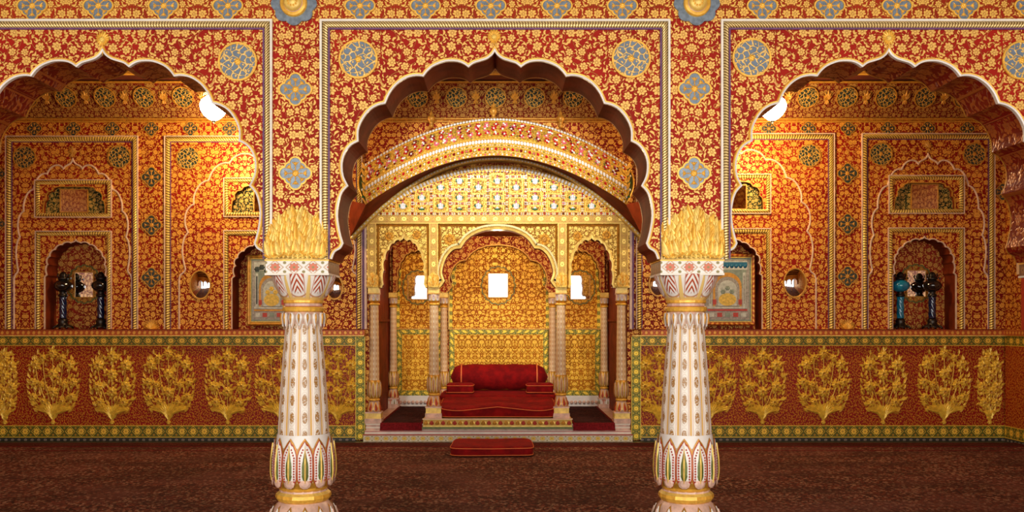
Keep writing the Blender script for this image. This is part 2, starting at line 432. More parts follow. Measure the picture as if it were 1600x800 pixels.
def band(name, ground, a, b, pitch=.125, line=GOLD, metal=.3):
    """border band: blossoms in lozenges, u in metres along, v 0..1 across"""
    m_, nb, bs = new(name)
    uv = nb.sep(nb.tc('UV'))
    t = nb.m('MULTIPLY', uv[0], 1/pitch); fx = nb.m('SUBTRACT', nb.m('FRACT', t), .5); fy = nb.m('MULTIPLY', nb.m('SUBTRACT', uv[1], .5), 1.0)
    par = nb.m('GREATER_THAN', nb.m('FRACT', nb.m('MULTIPLY', t, .5)), .5)
    r = nb.m('SQRT', nb.m('ADD', nb.m('MULTIPLY', fx, fx), nb.m('MULTIPLY', fy, fy)))
    an = nb.m('ARCTAN2', fy, fx); pet = nb.m('ABSOLUTE', nb.m('COSINE', nb.m('MULTIPLY', an, 4.0)))
    fl = nb.step(nb.m('SUBTRACT', nb.m('ADD', .21, nb.m('MULTIPLY', pet, .08)), r), 0, .03)
    eye = nb.step(r, .09, .05)
    dd = nb.m('ADD', nb.m('ABSOLUTE', fx), nb.m('ABSOLUTE', fy))
    loz = nb.step(nb.m('ABSOLUTE', nb.m('SUBTRACT', dd, .43)), .045, .02)
    ed = nb.step(nb.m('ABSOLUTE', fy), .42, .45)
    f2 = nb.m('SUBTRACT', .5, nb.m('ABSOLUTE', fx)); r2 = nb.m('SQRT', nb.m('ADD', nb.m('MULTIPLY', f2, f2), nb.m('MULTIPLY', nb.m('SUBTRACT', nb.m('ABSOLUTE', fy), .28), nb.m('SUBTRACT', nb.m('ABSOLUTE', fy), .28))))
    dots = nb.step(r2, .11, .07)
    col = nb.mix(loz, ground, line); col = nb.mix(dots, col, b); col = nb.mix(fl, col, a); col = nb.mix(eye, col, b); col = nb.mix(ed, col, line)
    nb.set(bs.inputs['Base Color'], col); bs.inputs['Roughness'].default_value = .42; bs.inputs['Metallic'].default_value = metal
    bump(nb, bs, nb.m('MAXIMUM', fl, loz), .004, .8); return m_
M['bandg'] = band('green border with gold blossoms', (.13, .12, .012), (.98, .60, .06), (.48, .24, .02), .128, (.85, .54, .05))
M['bandy'] = band('yellow green border of the alcove', (.14, .15, .010), (1.0, .68, .05), (.50, .36, .03), .105, (.85, .6, .08))
M['bando'] = band('orange border with small blossoms', (.42, .05, .01), (.84, .42, .06), (.5, .15, .02), .06, (.65, .28, .04))
M['bandk'] = band('black skirting with pale dots', (.02, .022, .02), (.26, .2, .16), (.05, .03, .02), .075, (.03, .03, .025), 0)
M['bandw'] = band('white step front with yellow blossoms', (.80, .70, .48), (.92, .58, .05), (.34, .28, .08), .104, (.70, .45, .20), .05)
M['bandm'] = band('gilded frame band', (.42, .23, .04), (.90, .62, .14), (.36, .18, .03), .13, (.75, .50, .10), .45)
M['bandr'] = band('red and white inlaid marble', (.80, .76, .70), (.62, .16, .07), (.25, .2, .05), .11, (.72, .5, .3), .05)
M['bandb'] = band('brown inlaid block side', (.20, .07, .025), (.34, .15, .05), (.12, .04, .02), .07, (.28, .12, .05), .05)

def carpet(name, a, b, c, d, sc=1.0):
    m_, nb, bs = new(name)
    u, v = nb.flatvec(); vec = nb.comb(u, v, 0.0)
    n0 = nb.vm('ADD', vec, nb.vm('SCALE', nb.noise(vec, 26*sc, 2)[1], sc=.03))
    V1 = nb.vor(n0, 22*sc, .85); V2 = nb.vor(n0, 46*sc, 1.0); V3 = nb.vor(nb.vm('ADD', n0, (3, 2, 0)), 31*sc, 1.0)
    c1 = nb.sep(V1['Color']); c2 = nb.sep(V2['Color'])
    col = nb.mix(nb.step(c2[0], .3, .6), a, b)
    col = nb.mix(nb.m('MULTIPLY', nb.step(V1['Distance'], .42, .3), nb.m('GREATER_THAN', c1[1], .55)), col, c)
    col = nb.mix(nb.m('MULTIPLY', nb.step(V3['Distance'], .32, .22), nb.m('GREATER_THAN', nb.sep(V3['Color'])[0], .6)), col, d)
    wear = nb.noise(vec, 1.1, 4, .6)[0]
    col = nb.mix(nb.m('MULTIPLY', nb.step(nb.noise(nb.vm('MULTIPLY', vec, (.5, 2.2, 1)), 1.7, 4, .6)[0], .42, .62), .55), col, a)
    col = nb.mix(nb.m('MULTIPLY', nb.step(wear, .45, .7), .4), col, tuple(x*.9+.03 for x in b))
    nb.set(bs.inputs['Base Color'], col); bs.inputs['Roughness'].default_value = .95; bs.inputs['Specular IOR Level'].default_value = .1
    bump(nb, bs, nb.noise(vec, 300, 2)[0], .004, .6); return m_
M['carpet'] = carpet('worn Persian carpet pile', (.060, .024, .016), (.20, .052, .030), (.40, .22, .13), (.020, .014, .015), 1.3)
M['carpetb'] = carpet('carpet border pile', (.05, .010, .008), (.11, .018, .012), (.18, .045, .02), (.02, .01, .01), 1.6)
M['rug'] = carpet('dark maroon rug pile', (.022, .008, .010), (.075, .012, .014), (.10, .035, .03), (.012, .006, .008), 1.2)
M['rugedge'] = plain('crimson rug edge', (.16, .008, .012), .9, 0, .4, 50, spec=.1)

def shaftmat(name, flutes, pitch, white=(.87, .81, .71), dotc=(.40, .19, .04)):
    m_, nb, bs = new(name)
    uv = nb.sep(nb.tc('UV')); f = nb.m('SUBTRACT', nb.m('FRACT', nb.m('MULTIPLY', uv[0], float(flutes))), .5)
    e = nb.m('ABSOLUTE', f)
    g1 = nb.step(nb.m('ABSOLUTE', nb.m('SUBTRACT', e, .46)), .05, .03); g2 = nb.step(nb.m('ABSOLUTE', nb.m('SUBTRACT', e, .33)), .022, .012)
    q = nb.m('SUBTRACT', nb.m('FRACT', nb.m('MULTIPLY', uv[1], 1/pitch)), .5)
    rr = nb.m('SQRT', nb.m('ADD', nb.m('POWER', nb.m('DIVIDE', f, .22), 2.0), nb.m('POWER', nb.m('DIVIDE', q, .36), 2.0)))
    vec = nb.comb(nb.m('MULTIPLY', uv[0], 60.0), nb.m('MULTIPLY', uv[1], 120.0), 0.0)
    sp = nb.noise(vec, 1.0, 2)[0]
    dot = nb.m('MULTIPLY', nb.step(rr, 1.0, .8), nb.step(sp, .38, .5, .35, 1.0))
    sw = nb.step(nb.m('ABSOLUTE', nb.m('SUBTRACT', rr, 1.25)), .14, .05)
    col = nb.mix(dot, white, dotc); col = nb.mix(nb.m('MULTIPLY', sw, .3), col, (.45, .30, .15))
    col = nb.mix(g1, col, (.78, .44, .10)); col = nb.mix(g2, col, (.50, .20, .09))
    nb.set(bs.inputs['Base Color'], col); bs.inputs['Roughness'].default_value = .3
    bump(nb, bs, nb.m('MAXIMUM', g1, nb.m('MULTIPLY', dot, .5)), .003, .7); return m_
M['shaft'] = shaftmat('painted marble shaft', 12, .104)
M['shafts'] = shaftmat('painted small column shaft', 10, .06, (.88, .68, .42), (.58, .26, .08))
def mosaic(name, cell, line, sc):
    m_, nb, bs = new(name)
    o = nb.sep(nb.tc()); vec = nb.comb(o[0], o[2], 0.0); vec = nb.vm('ADD', vec, nb.vm('SCALE', nb.vm('SUBTRACT', nb.noise(vec, 22, 1)[1], (.5, .5, .5)), sc=.030))
    V = nb.vor(vec, sc, .8, 'DISTANCE_TO_EDGE'); V1 = nb.vor(vec, sc*1.9, .9)
    g = nb.m('MAXIMUM', nb.step(V['Distance'], nb.m('MULTIPLY', nb.noise(vec, 40, 1)[0], .30), .04), nb.m('MULTIPLY', nb.step(V1['Distance'], .30, .22), nb.m('GREATER_THAN', nb.sep(V1['Color'])[0], .62)))
    c = nb.mix(nb.noise(vec, 30, 2)[0], cell, tuple(x*1.5 for x in cell))
    nb.set(bs.inputs['Base Color'], nb.mix(g, c, line)); bs.inputs['Roughness'].default_value = .3; nb.set(bs.inputs['Metallic'], nb.m('MULTIPLY', g, .3))
    bump(nb, bs, g, .004, .8); return m_
M['mosaic'] = mosaic('slate mosaic with gold tracery', (.13, .17, .22), (.92, .60, .18), 26)
M['mosaicd'] = mosaic('dark mosaic with gold tracery', (.018, .028, .022), (.66, .38, .07), 24)
def capmat():
    m_, nb, bs = new('painted marble capital')
    o = nb.sep(nb.tc('UV')); u = nb.m('SUBTRACT', nb.m('FRACT', nb.m('MULTIPLY', o[0], 8.0)), .5); e = nb.m('ABSOLUTE', u); v = nb.m('MULTIPLY', o[1], 1/.20)
    arrow = nb.step(nb.m('SUBTRACT', nb.m('ADD', .03, nb.m('MULTIPLY', nb.m('SUBTRACT', 1.0, v, clamp=True), .11)), e), 0, .015)
    wav = nb.m('SINE', nb.m('ADD', nb.m('MULTIPLY', v, 30.0), nb.m('MULTIPLY', e, -38.0)))
    zone = nb.m('MULTIPLY', nb.step(e, .2, .26), nb.step(v, .22, .34))
    redm = nb.m('MULTIPLY', nb.step(wav, .05, .35), zone)
    edge = nb.step(nb.m('ABSOLUTE', nb.m('SUBTRACT', e, nb.m('ADD', .19, nb.m('MULTIPLY', nb.m('SUBTRACT', v, .5), .12)))), .022, .01)
    low = nb.step(nb.m('ABSOLUTE', nb.m('SUBTRACT', v, nb.m('ADD', .12, nb.m('MULTIPLY', nb.m('POWER', nb.m('MULTIPLY', nb.m('SUBTRACT', .5, e), 2.0), 2.0), .18)))), .05, .02)
    bot = nb.step(v, .14, .1)
    col = nb.mix(redm, (.84, .79, .72), (.46, .07, .02)); col = nb.mix(edge, col, (.55, .2, .12)); col = nb.mix(low, col, (.55, .28, .14))
    col = nb.mix(arrow, col, (.80, .55, .18)); col = nb.mix(bot, col, (.80, .52, .16))
    nb.set(bs.inputs['Base Color'], col); bs.inputs['Roughness'].default_value = .35
    bump(nb, bs, nb.m('MAXIMUM', arrow, redm), .004, .7); return m_
M['cap'] = capmat()

# ------------------------------------------------------------------ multifoil arch outline
SEG = [[(0,80),(4,86),(12,92),(22,95.5),(33,99),(41,105)],
       [(41,105),(50,99),(61,96),(78,96.5),(95,103),(105,111),(111.5,119.5)],
       [(111.5,119.5),(123,118.5),(138,122),(153,132),(164,146),(171,162)],
       [(171,162),(183,165),(196,173),(207,188),(213,204),(213,221)],
       [(213,221),(224,227),(233,238),(238,255),(236.5,275),(229,291)],
       [(229,291),(238,301),(243,315),(245.6,336),(242,362),(236.6,381)],
       [(236.6,381),(241,389),(250,395),(254.6,406)]]
SEG3 = [[(0,359),(20,361),(38,368),(49,377),(57,389)], [(57,389),(68,391),(78,401),(84,415),(86,428),(82,440)], [(82,440),(85,445),(90,451)]]
def cat(pts, sub):
    out = []; q = [pts[0]]+pts+[pts[-1]]
    for i in range(1, len(q)-2):
        for j in range(sub):
            t = j/sub
            out.append(tuple(.5*((2*q[i][k])+(-q[i-1][k]+q[i+1][k])*t+(2*q[i-1][k]-5*q[i][k]+4*q[i+1][k]-q[i+2][k])*t*t+(-q[i-1][k]+3*q[i][k]-3*q[i+1][k]+q[i+2][k])*t**3) for k in (0, 1)))
    return out
def half(seg, sub):
    o = []
    for s in seg: o += cat(s, sub)
    o.append(seg[-1][-1]); return o
def arch(cx, hw, top, bot, D, seg=SEG, sub=3):
    """left foot -> apex -> right foot in world (x,z)"""
    h = half(seg, sub); X = seg[-1][-1][0]; Y0 = seg[0][0][1]; Y1 = seg[-1][-1][1]
    r = [(dx*hw/X, top+(py-Y0)*(bot-top)/(Y1-Y0)) for dx, py in h]
    pts = [(cx-dx, py) for dx, py in reversed(r)][:-1]+[(cx+dx, py) for dx, py in r]
    return [P(px, py, D) for px, py in pts]

def rope_prof(w, h): return [(-w/2, 0), (-w*.38, h*.7), (-w*.15, h), (w*.15, h), (w*.38, h*.7), (w/2, 0)]
def flat_prof(a, b, h): return [(a, 0), (a, h), (b, h), (b, 0)]
def frame(mb, x0, x1, zt, zb, y, rw, ropem, closed=False, h=.02, inner=None, lw=.012):
    path = [(x0, zb), (x0, zt), (x1, zt), (x1, zb)]
    mb.sweep(path, y, flat_prof(rw/2, rw/2+lw, h*.9), M['cream'] if ropem is M['rope'] else M['cream2'], closed)
    mb.sweep(path, y, rope_prof(rw, h), ropem, closed, smooth=True)
    if inner: mb.sweep(path, y, flat_prof(-rw/2-lw*.8, -rw/2, h*.4), inner, closed)
def medallion(r, y0=0, dark=False, seed=1, sx=1.0, sz=1.0):
    """round mirror-work roundel, local coordinates, facing -y"""
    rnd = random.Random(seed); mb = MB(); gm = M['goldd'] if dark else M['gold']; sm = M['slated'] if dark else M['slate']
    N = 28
    ring = [(r*sx*math.cos(2*PI*k/N), r*sz*math.sin(2*PI*k/N)) for k in range(N)]
    mb.prism([(x*.97, z*.97) for x, z in ring], -.004, 0, M['mosaicd'] if dark else M['mosaic'])
    mb.sweep(list(reversed(ring)), 0, flat_prof(-r*.03, r*.07, .011), gm, closed=True)
    mb.rosette(0, 0, -.004, r*.2, gm, 6, .006)
    return mb
def quatrefoil(r, dark=False):
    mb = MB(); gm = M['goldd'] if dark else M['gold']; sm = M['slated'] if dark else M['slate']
    N = 72; out = []
    for k in range(N):
        t = 2*PI*k/N
        rr = 0
        for q, (dc, rc) in [(PI/2*j, (.62, .37)) for j in range(4)]+[(PI/4+PI/2*j, (.50, .30)) for j in range(4)]:
            b_ = dc*math.cos(t-q); disc = rc*rc-(dc*math.sin(t-q))**2
            if b_ > 0 and disc > 0: rr = max(rr, r*(b_+math.sqrt(disc)))
        rr = max(rr, r*.6)
        out.append((rr*math.cos(t), rr*math.sin(t)))
    mb.prism([(x*.96, z*.96) for x, z in out], -.003, 0, sm)
    mb.sweep(list(reversed(out)), 0, flat_prof(-r*.03, r*.07, .008), gm, closed=True)
    mb.rosette(0, 0, -.003, r*.24, gm, 8, .006)
    for k in range(8):
        t = PI/4*k; mb.leaf(r*.2*math.cos(t), r*.2*math.sin(t), -.003, t, r*.34, r*.08, gm, .004, n=3)
        q = .60 if k % 2 == 0 else .56
        mb.rosette(r*q*math.cos(t), r*q*math.sin(t), -.003, r*.13, gm, 6, .005)
        for sg in (-1, 1):
            mb.leaf(r*q*math.cos(t), r*q*math.sin(t), -.003, t+sg*1.5, r*.26, r*.08, gm, .004, bend=-sg*.9, n=3)
    return mb
def place_copy(src, parent, x, y, z, s=1.0, first=None):
    o = src if first else src.copy()
    if not first: C.objects.link(o)
    o.parent = parent; po = ORG[parent.name]
    o.location = (x-po[0], y-po[1], z-po[2]); o.scale = (s, 1, s); return o
class Stamp:
    """one prototype mesh used again and again as parts of a parent"""
    def __init__(s, name, mb): s.name = name; s.mb = mb; s.me = None
    def put(s, parent, x, y, z, sc=1.0, rx=0, mirror=False):
        if s.me is None:
            o = obj(s.name, s.mb); s.me = o.data
        else:
            o = bpy.data.objects.new(s.name, s.me); C.objects.link(o)
        o.parent = parent; po = ORG[parent.name]; o.location = (x-po[0], y-po[1], z-po[2]); o.scale = (-sc if mirror else sc, 1, sc); o.rotation_euler = (rx, 0, 0)
        return o

# ================================================================== SHELL
XL, XR, ZC = -5.86, 5.785, 4.075
mb = MB(); mb.box(XL-.4, XR+.4, -7.6, 7.5, -.12, 0, M['dark']); struct('floor', mb)
mb = MB(); mb.box(XL-.4, XR+.4, -7.0, 7.5, ZC, ZC+.2, M['ceil'])
for y in (4.55, 4.1, 3.2, 2.3, 1.4): mb.box(XL, XR, y-.03, y+.03, ZC-.03, ZC, M['gold'])
mb.box(XL, XR, 4.15, 4.5, ZC-.004, ZC, M['soffit'])
struct('ceiling', mb)
for nm, x0, x1 in (('wall_left', XL-.3, XL), ('wall_right', XR, XR+.3)):
    mb = MB(); mb.box(x0, x1, -7.0, YB+.6, 0, ZC, M['wall']); wl = struct(nm, mb)
    sx = 1 if nm == 'wall_left' else -1; xe = XL if sx > 0 else XR
    zt, zb = B(0, 515)[1], B(0, 690)[1]
    mb = MB()
    def side(a, b, m_, dep):
        z0, z1 = B(0, b)[1], B(0, a)[1]
        y0, y1 = .6, YB-.05
        X = xe+sx*dep
        if sx < 0: mb.quad((X, y0, z0), (X, y1, z0), (X, y1, z1), (X, y0, z1), m_, [(y0, 0), (y1, 0), (y1, 1), (y0, 1)])
        else: mb.quad((X, y1, z0), (X, y0, z0), (X, y0, z1), (X, y1, z1), m_, [(y1, 0), (y0, 0), (y0, 1), (y1, 1)])
        mb.quad((xe, y0, z1), (xe, y1, z1), (X, y1, z1), (X, y0, z1), m_)
        mb.quad((xe, y0, z0), (xe, y1, z0), (X, y1, z0), (X, y0, z0), m_)
    side(540, 664, M['dado'], .03); side(524, 540, M['bandg'], .035); side(515, 524, M['bando'], .07); side(664, 683, M['bandg'], .035); side(683, 690, M['bandk'], .04)
    obj('dado', mb, wl)
    # engaged pilaster with painted block
    mb = MB(); yq = YB-.52; x_ = xe+sx*.09
    a, b = sorted((xe, x_)); zB = B(0, 432)[1]
    mb.box(a, b, yq-.05, yq+.05, B(0, 515)[1], zB, M['redp']); mb.box(a, b+.002, yq-.11, yq-.05, B(0, 515)[1], zB, M['greenp']); mb.box(a, b, yq-.16, yq-.11, B(0, 515)[1], zB, M['cream2'])
    mb.box(min(xe, xe+sx*.13), max(xe, xe+sx*.13), yq-.18, yq+.07, zB, zB+.17, M['bandr'])
    obj('pilaster', mb, wl)

# ================================================================== ARCADE SCREEN
ACX = [-453, 161, 773, 1388, 2002]
ZB_ = F(0, 405)[1]
arches = [arch(c, 254.6, 80, 405, DF) for c in ACX]
TH = .35
out = [(XL, ZC), (XR, ZC), (XR, ZB_)]
tagl = [None, None, None]
for i in reversed(range(5)):
    p = [q for q in reversed(arches[i]) if XL < q[0] < XR]
    for k, q in enumerate(p): out.append(q); tagl.append(i if k < len(p)-1 else None)
out.append((XL, ZB_)); tagl.append(None)
mb = MB()
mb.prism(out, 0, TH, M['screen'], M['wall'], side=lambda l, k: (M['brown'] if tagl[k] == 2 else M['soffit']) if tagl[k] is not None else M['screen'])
screen = struct('wall_arcade', mb)
# upper frieze
mb = MB(); z31 = F(0, 29)[1]
mb.box(XL, XR, -.006, 0, z31, ZC, M['frieze']); obj('frieze', mb, screen)
# arch trim
for i in (0, 1, 2, 3, 4):
    p = [q for q in arches[i] if XL+.03 < q[0] < XR-.03]
    mb = MB()
    mb.sweep(p, 0, [(0, -.02), (-.002, .008), (.006, .012), (.009, .008)], M['white'], smooth=False)
    mb.sweep(p, 0, [(.009, .0), (.009, .010), (.014, .011), (.019, .005), (.020, 0)], M['gold'], smooth=False)
    mb.sweep(p, TH, [(.0, .004), (.0, -.012), (.02, -.012), (.02, 0)], M['goldd'])
    obj('arch_trim', mb, screen)
# frames around each spandrel
FR = [(-760, -186), (-118, 427), (500, 1047), (1125, 1655), (1725, 2290)]
for a, b in FR:
    mb = MB(); rw = 9.5/270; o_ = rw/2+.012+.002
    x0 = max(F(a, 0)[0]+o_, XL+.05); x1 = min(F(b, 0)[0]-o_, XR-.05)
    frame(mb, x0, x1, F(0, 31)[1]-o_, ZB_+.001, -.003, rw, M['rope'], h=.022, inner=M['purple'])
    obj('frame_moulding', mb, screen)
mq = Stamp('roundel', medallion(28.5/270, seed=3))
for px, py in ((-48, 95), (372, 97), (560, 93), (986, 92), (1174, 91), (1595, 95)):
    x, z = F(px, py); mq.put(screen, x, -.004, z, mirror=px in (372, 986, 1595))
qf = Stamp('quatrefoil', quatrefoil(25/270))
for px, py in ((462, 140), (462, 271), (1085, 139), (1084, 271)):
    x, z = F(px, py); qf.put(screen, x, -.003, z)
for px in (52, 155, 257, 357, 563, 665, 767, 870, 972, 1190, 1295, 1400, 1504, 1607, -50):
    x, z = F(px, 10); qf.put(screen, x, -.010, z, .92)
# bosses over the piers
mb = MB(); ro = 1/270
mb.prism([(36*ro*(.86+.14*abs(math.cos(4*t)))*math.cos(t), 34*ro*(.86+.14*abs(math.cos(4*t)))*math.sin(t)) for t in [2*PI*k/48 for k in range(48)]], -.008, 0, M['slate'])
mb.lathe([(.078, 0), (.078, -.02), (.070, -.03), (.055, -.028), (.053, -.036), (.040, -.05), (.0005, -.055)], 32, M['goldd'], axis='y', mats=[M['goldp'], M['gold'], M['gold'], M['pinkw'], M['goldp'], M['goldp']], capb=False, capt=False)
for k in range(10):
    t = 2*PI*k/10; mb.rosette(.024*math.cos(t), .024*math.sin(t), -.05, .009, M['gold'], 5, .004)
boss = Stamp('boss', mb)
for px in (460, 1088): x, z = F(px, 7); boss.put(screen, x, -.008, z)
# palmette above each apex
mb = MB()
for k in range(-4, 5):
    a = PI/2+k*.36; mb.leaf(0, .0, 0, a, .062-.005*abs(k), .022, M['gold'], .008, n=5)
for k in range(-3, 4):
    a = -PI/2+k*.38; mb.leaf(0, .01, 0, a, .05-.004*abs(k), .018, M['gold'], .008, n=5)
mb.rosette(0, .005, -.006, .018, M['goldp'], 7, .008)
mb.leaf(0, -.04, 0, -PI/2, .05, .008, M['gold'], .004)
pal = Stamp('palmette', mb)
for px, py in ((161, 64), (772, 60), (1388, 62)): x, z = F(px, py); pal.put(screen, x, -.006, z)
# gilded acanthus sheath above each capital
def acanthus(wd, ht, rows=5, n=7, seed=2, mats=None):
    rnd = random.Random(seed); mb = MB(); g = mats or (M['goldp'], M['gold'])
    core = [(-wd/2, 0), (wd/2, 0), (wd/2, ht*.62), (wd*.34, ht*.72), (wd*.2, ht*.84), (0, ht*.9), (-wd*.2, ht*.84), (-wd*.34, ht*.72), (-wd/2, ht*.62)]
    mb.prism(core, -.012, 0, g[0])
    for j in range(rows):
        f = 1-j/rows; m_ = n+(j % 2)
        for k in range(m_):
            u = (k+.5)/m_*2-1
            top = ht*(1-.30*abs(u)**1.2)*(.30+.70*f)+rnd.uniform(-.02, .02)*ht
            L = ht*.34
            mb.leaf(u*wd*.44, max(0, top-L), -.012-.0035*j, PI/2-u*.15+rnd.uniform(-.12, .12), L, wd/m_*1.5, g[(j+k) % 2], .009, bend=rnd.uniform(-.3, .3), n=6)
            for sg in (-1, 1): mb.leaf(u*wd*.44, max(0, top-L*.9), -.014-.0035*j, PI/2-sg*.7, L*.42, wd/m_*.55, g[(j+k+1) % 2], .008, bend=-sg*.7, n=4)
    for k in range(n):
        u = (k+.5)/n*2-1
        mb.rosette(u*wd*.45, ht*.26+.04*ht*math.sin(k*2), -.034, wd*.022, g[1], 6, .008)
        mb.leaf(u*wd*.46, 0.0, -.030, PI/2, ht*.14, wd/n, g[0], .010)
    mb.leaf(0, ht*.3, -.036, PI/2, ht*.4, wd*.08, g[1], .012)
    return mb
ac = Stamp('acanthus_sheath', acanthus(98/270, 86/270, rows=9, n=12))
PX = [(-150-783)/270, (464-783)/270, (1081.5-783)/270, (1696-783)/270]
for x in PX: ac.put(screen, x, -.002, ZB_)
for px, seed in ((-150, 0),):
    pass

# ================================================================== COLUMNS
def petal(mb, rf, ang, ha, z0, z1, off, mat, n=10, tipz=.3, cx=0, cy=0, down=False):
    rows = []
    for i in range(n+1):
        t = i/n
        wd = math.sqrt(min(1, (t+.02)/.2))*(1 if t < 1-tipz else max(0, (1-t)/tipz)**.75)
        z = z0+(z1-z0)*t; rr = rf(z)+off
        row = []
        for k in range(5):
            a = ang+ha*wd*(k/2-1); bul = (1-(k/2-1)**2)*off*.6
            row.append(mb.vert((cx+(rr+bul)*math.cos(a), cy+(rr+bul)*math.sin(a), z)))
        rows.append(row)
    for i in range(n):
        for k in range(4): mb.face((rows[i][k], rows[i][k+1], rows[i+1][k+1], rows[i+1][k]), mat, smooth=True)
def lerp_prof(prof):
    def f(z):
        for (r0, z0), (r1, z1) in zip(prof, prof[1:]):
            if min(z0, z1) <= z <= max(z0, z1): return r0+(r1-r0)*((z-z0)/(z1-z0) if z1 != z0 else 0)
        return prof[-1][0]
    return f
def cz(py): return H+(500-py)/261.2
def make_column():
    t = thing('marble_column', 'white marble column with painted lotus base, left of the throne steps', 'column', (0,0,0), 'columns of the arcade')
    q = 1/261.2
    # plinth
    mb = MB()
    mb.lathe([(.235, 0), (.235, .05), (.215, .062), (.205, .075)], 8, M['pinkw'], ang0=PI/8, smooth=False)
    obj('plinth', mb, t)
    mb = MB()
    pb = [(.195, .075), (.205, .10), (.200, .14), (.19, .18), (.182, cz(800)), (47*q, cz(794)), (44*q, cz(788)), (37*q, cz(781))]
    pb = [(.195, .075), (.207, .11), (.205, .15), (.195, .2), (47*q, cz(797)), (44*q, cz(789)), (37*q, cz(781))]
    mb.lathe(pb, 48, M['pinkw'], capb=False, capt=False)
    fb = lerp_prof(pb)
    for k in range(12):
        a = 2*PI*(k+.5)/12
        petal(mb, fb, a, .24, .085, cz(784), .004, M['goldd'], tipz=.5)
        petal(mb, fb, a, .20, .10, cz(788), .008, M['white'], tipz=.5)
        petal(mb, fb, a, .12, .12, cz(792), .012, M['pinkw'], tipz=.5)
    obj('base_bulb', mb, t)
    mb = MB()
    mb.lathe([(36*q, cz(782)), (41*q, cz(778)), (43*q, cz(774)), (42*q, cz(769)), (37*q, cz(765.5)), (36*q, cz(760))], 16, M['gold'], ang0=PI/16, smooth=False, mats=[M['gold'], M['gold'], M['gold'], M['goldp'], M['pinkw'], M['pinkw']])
    obj('ring', mb, t)
    # lotus
    mb = MB()
    pl = [(36*q, cz(763)), (40*q, cz(757)), (44*q, cz(748)), (46*q, cz(735)), (45.5*q, cz(715)), (43*q, cz(695)), (40*q, cz(676))]
    mb.lathe(pl, 48, M['pinkw'], mats=[M['gold'], M['goldd'], M['pinkw'], M['pinkw'], M['pinkw'], M['white']], capt=False)
    fl = lerp_prof(pl)
    for k in range(12):
        a = 2*PI*(k+.5)/12
        petal(mb, fl, a, .285, cz(758), cz(680), .0045, M['goldd'], tipz=.26)
        petal(mb, fl, a, .255, cz(756), cz(683), .006, M['redp'], tipz=.26)
        petal(mb, fl, a, .225, cz(755), cz(685), .007, M['white'], tipz=.26)
        # beaded red border
        for sg in (-1, 1):
            for i in range(13):
                z = cz(745-4.0*i); f = 1 if i < 10 else 1-(i-9)*.2
                aa = a+sg*.17*f; rr = fl(z)+.0095
                c = Vector((rr*math.cos(aa), rr*math.sin(aa), z)); en = Vector((math.cos(aa), math.sin(aa), 0))
                mb.gem(c, Vector((-en.y, en.x, 0)), Vector((0,0,1)), .0058, .0070, M['redp'], 5, .5)
        petal(mb, fl, a, .11, cz(746), cz(697), .0095, M['greenp'], tipz=.5)
        petal(mb, fl, a, .035, cz(748), cz(690), .013, M['goldp'], tipz=.4)
        for r_, mt in ((.20, M['pinkw']), (.13, M['redp'])):
            z = cz(748.5); rr = fl(z)+.010+(.2-r_)*.03
            en = Vector((math.cos(a), math.sin(a), 0)); mb.gem(Vector((rr*en.x, rr*en.y, z)), Vector((-en.y, en.x, 0)), Vector((0,0,1)), r_*.17, r_*.15, mt, 10, .25)
    obj('lotus_base', mb, t)
    # shaft
    mb = MB()
    ps = [(40*q, cz(690)), (38.5*q, cz(660)), (37*q, cz(630)), (35*q, cz(600)), (32.5*q, cz(565)), (30*q, cz(535)), (28*q, cz(510)), (27.5*q, cz(486))]
    mb.lathe(ps, 96, M['shaft'], mod=lambda a, z: 1-.045*abs(math.cos(6*a))**6+.0, capb=False, capt=False)
    obj('shaft', mb, t)
    # collar of hanging petals
    mb = MB()
    pc = [(28.5*q, cz(517)), (30*q, cz(505)), (31.5*q, cz(497)), (30.5*q, cz(490)), (28*q, cz(487))]
    mb.lathe([(28*q, cz(506)), (30.5*q, cz(497)), (29.5*q, cz(490)), (28*q, cz(487))], 48, M['pinkw'], capb=False)
    fc = lerp_prof(pc)
    for k in range(16):
        a = 2*PI*k/16
        petal(mb, fc, a, .19, cz(488), cz(515), .004, M['cream2'], tipz=.55)
        petal(mb, fc, a, .14, cz(489), cz(510), .008, M['white'], tipz=.55)
        petal(mb, fc, a, .05, cz(490), cz(506), .012, M['goldd'], tipz=.55)
    obj('collar', mb, t)
    mb = MB()
    mb.lathe([(29*q, cz(487.5)), (31.5*q, cz(486)), (32.5*q, cz(482)), (31*q, cz(479.5)), (29*q, cz(478.5)), (29*q, cz(474.5)), (31*q, cz(473)), (31*q, cz(470)), (29*q, cz(469))], 24, M['gold'], mats=[M['gold'], M['gold'], M['gold'], M['redp'], M['pinkw'], M['gold'], M['gold'], M['gold']], smooth=False)
    obj('neck_ring', mb, t)
    mb = MB()
    mb.lathe([(29*q, cz(470)), (33*q, cz(465)), (38*q, cz(458)), (43*q, cz(448)), (47*q, cz(438)), (48.5*q, cz(431)), (48.5*q, cz(430))], 64, M['cap'], ang0=PI/8*0, mod=lambda a, z: 1+.03*abs(math.cos(4*a))**2, capb=False)
    obj('capital', mb, t)
    mb = MB(); hw = 49/270; z0, z1 = F(0, 430)[1], ZB_
    y0, y1 = -TH/2, TH/2
    for (a, b, m_) in (((-hw, y0), (hw, y0), 'bandr'), ((hw, y0), (hw, y1), 'bandb'), ((hw, y1), (-hw, y1), 'bandr'), ((-hw, y1), (-hw, y0), 'bandb')):
        L = math.hypot(a[0]-b[0], a[1]-b[1])
        mb.quad((a[0], a[1], z0), (b[0], b[1], z0), (b[0], b[1], z1), (a[0], a[1], z1), M[m_], [(.0, 0), (L, 0), (L, 1), (.0, 1)])
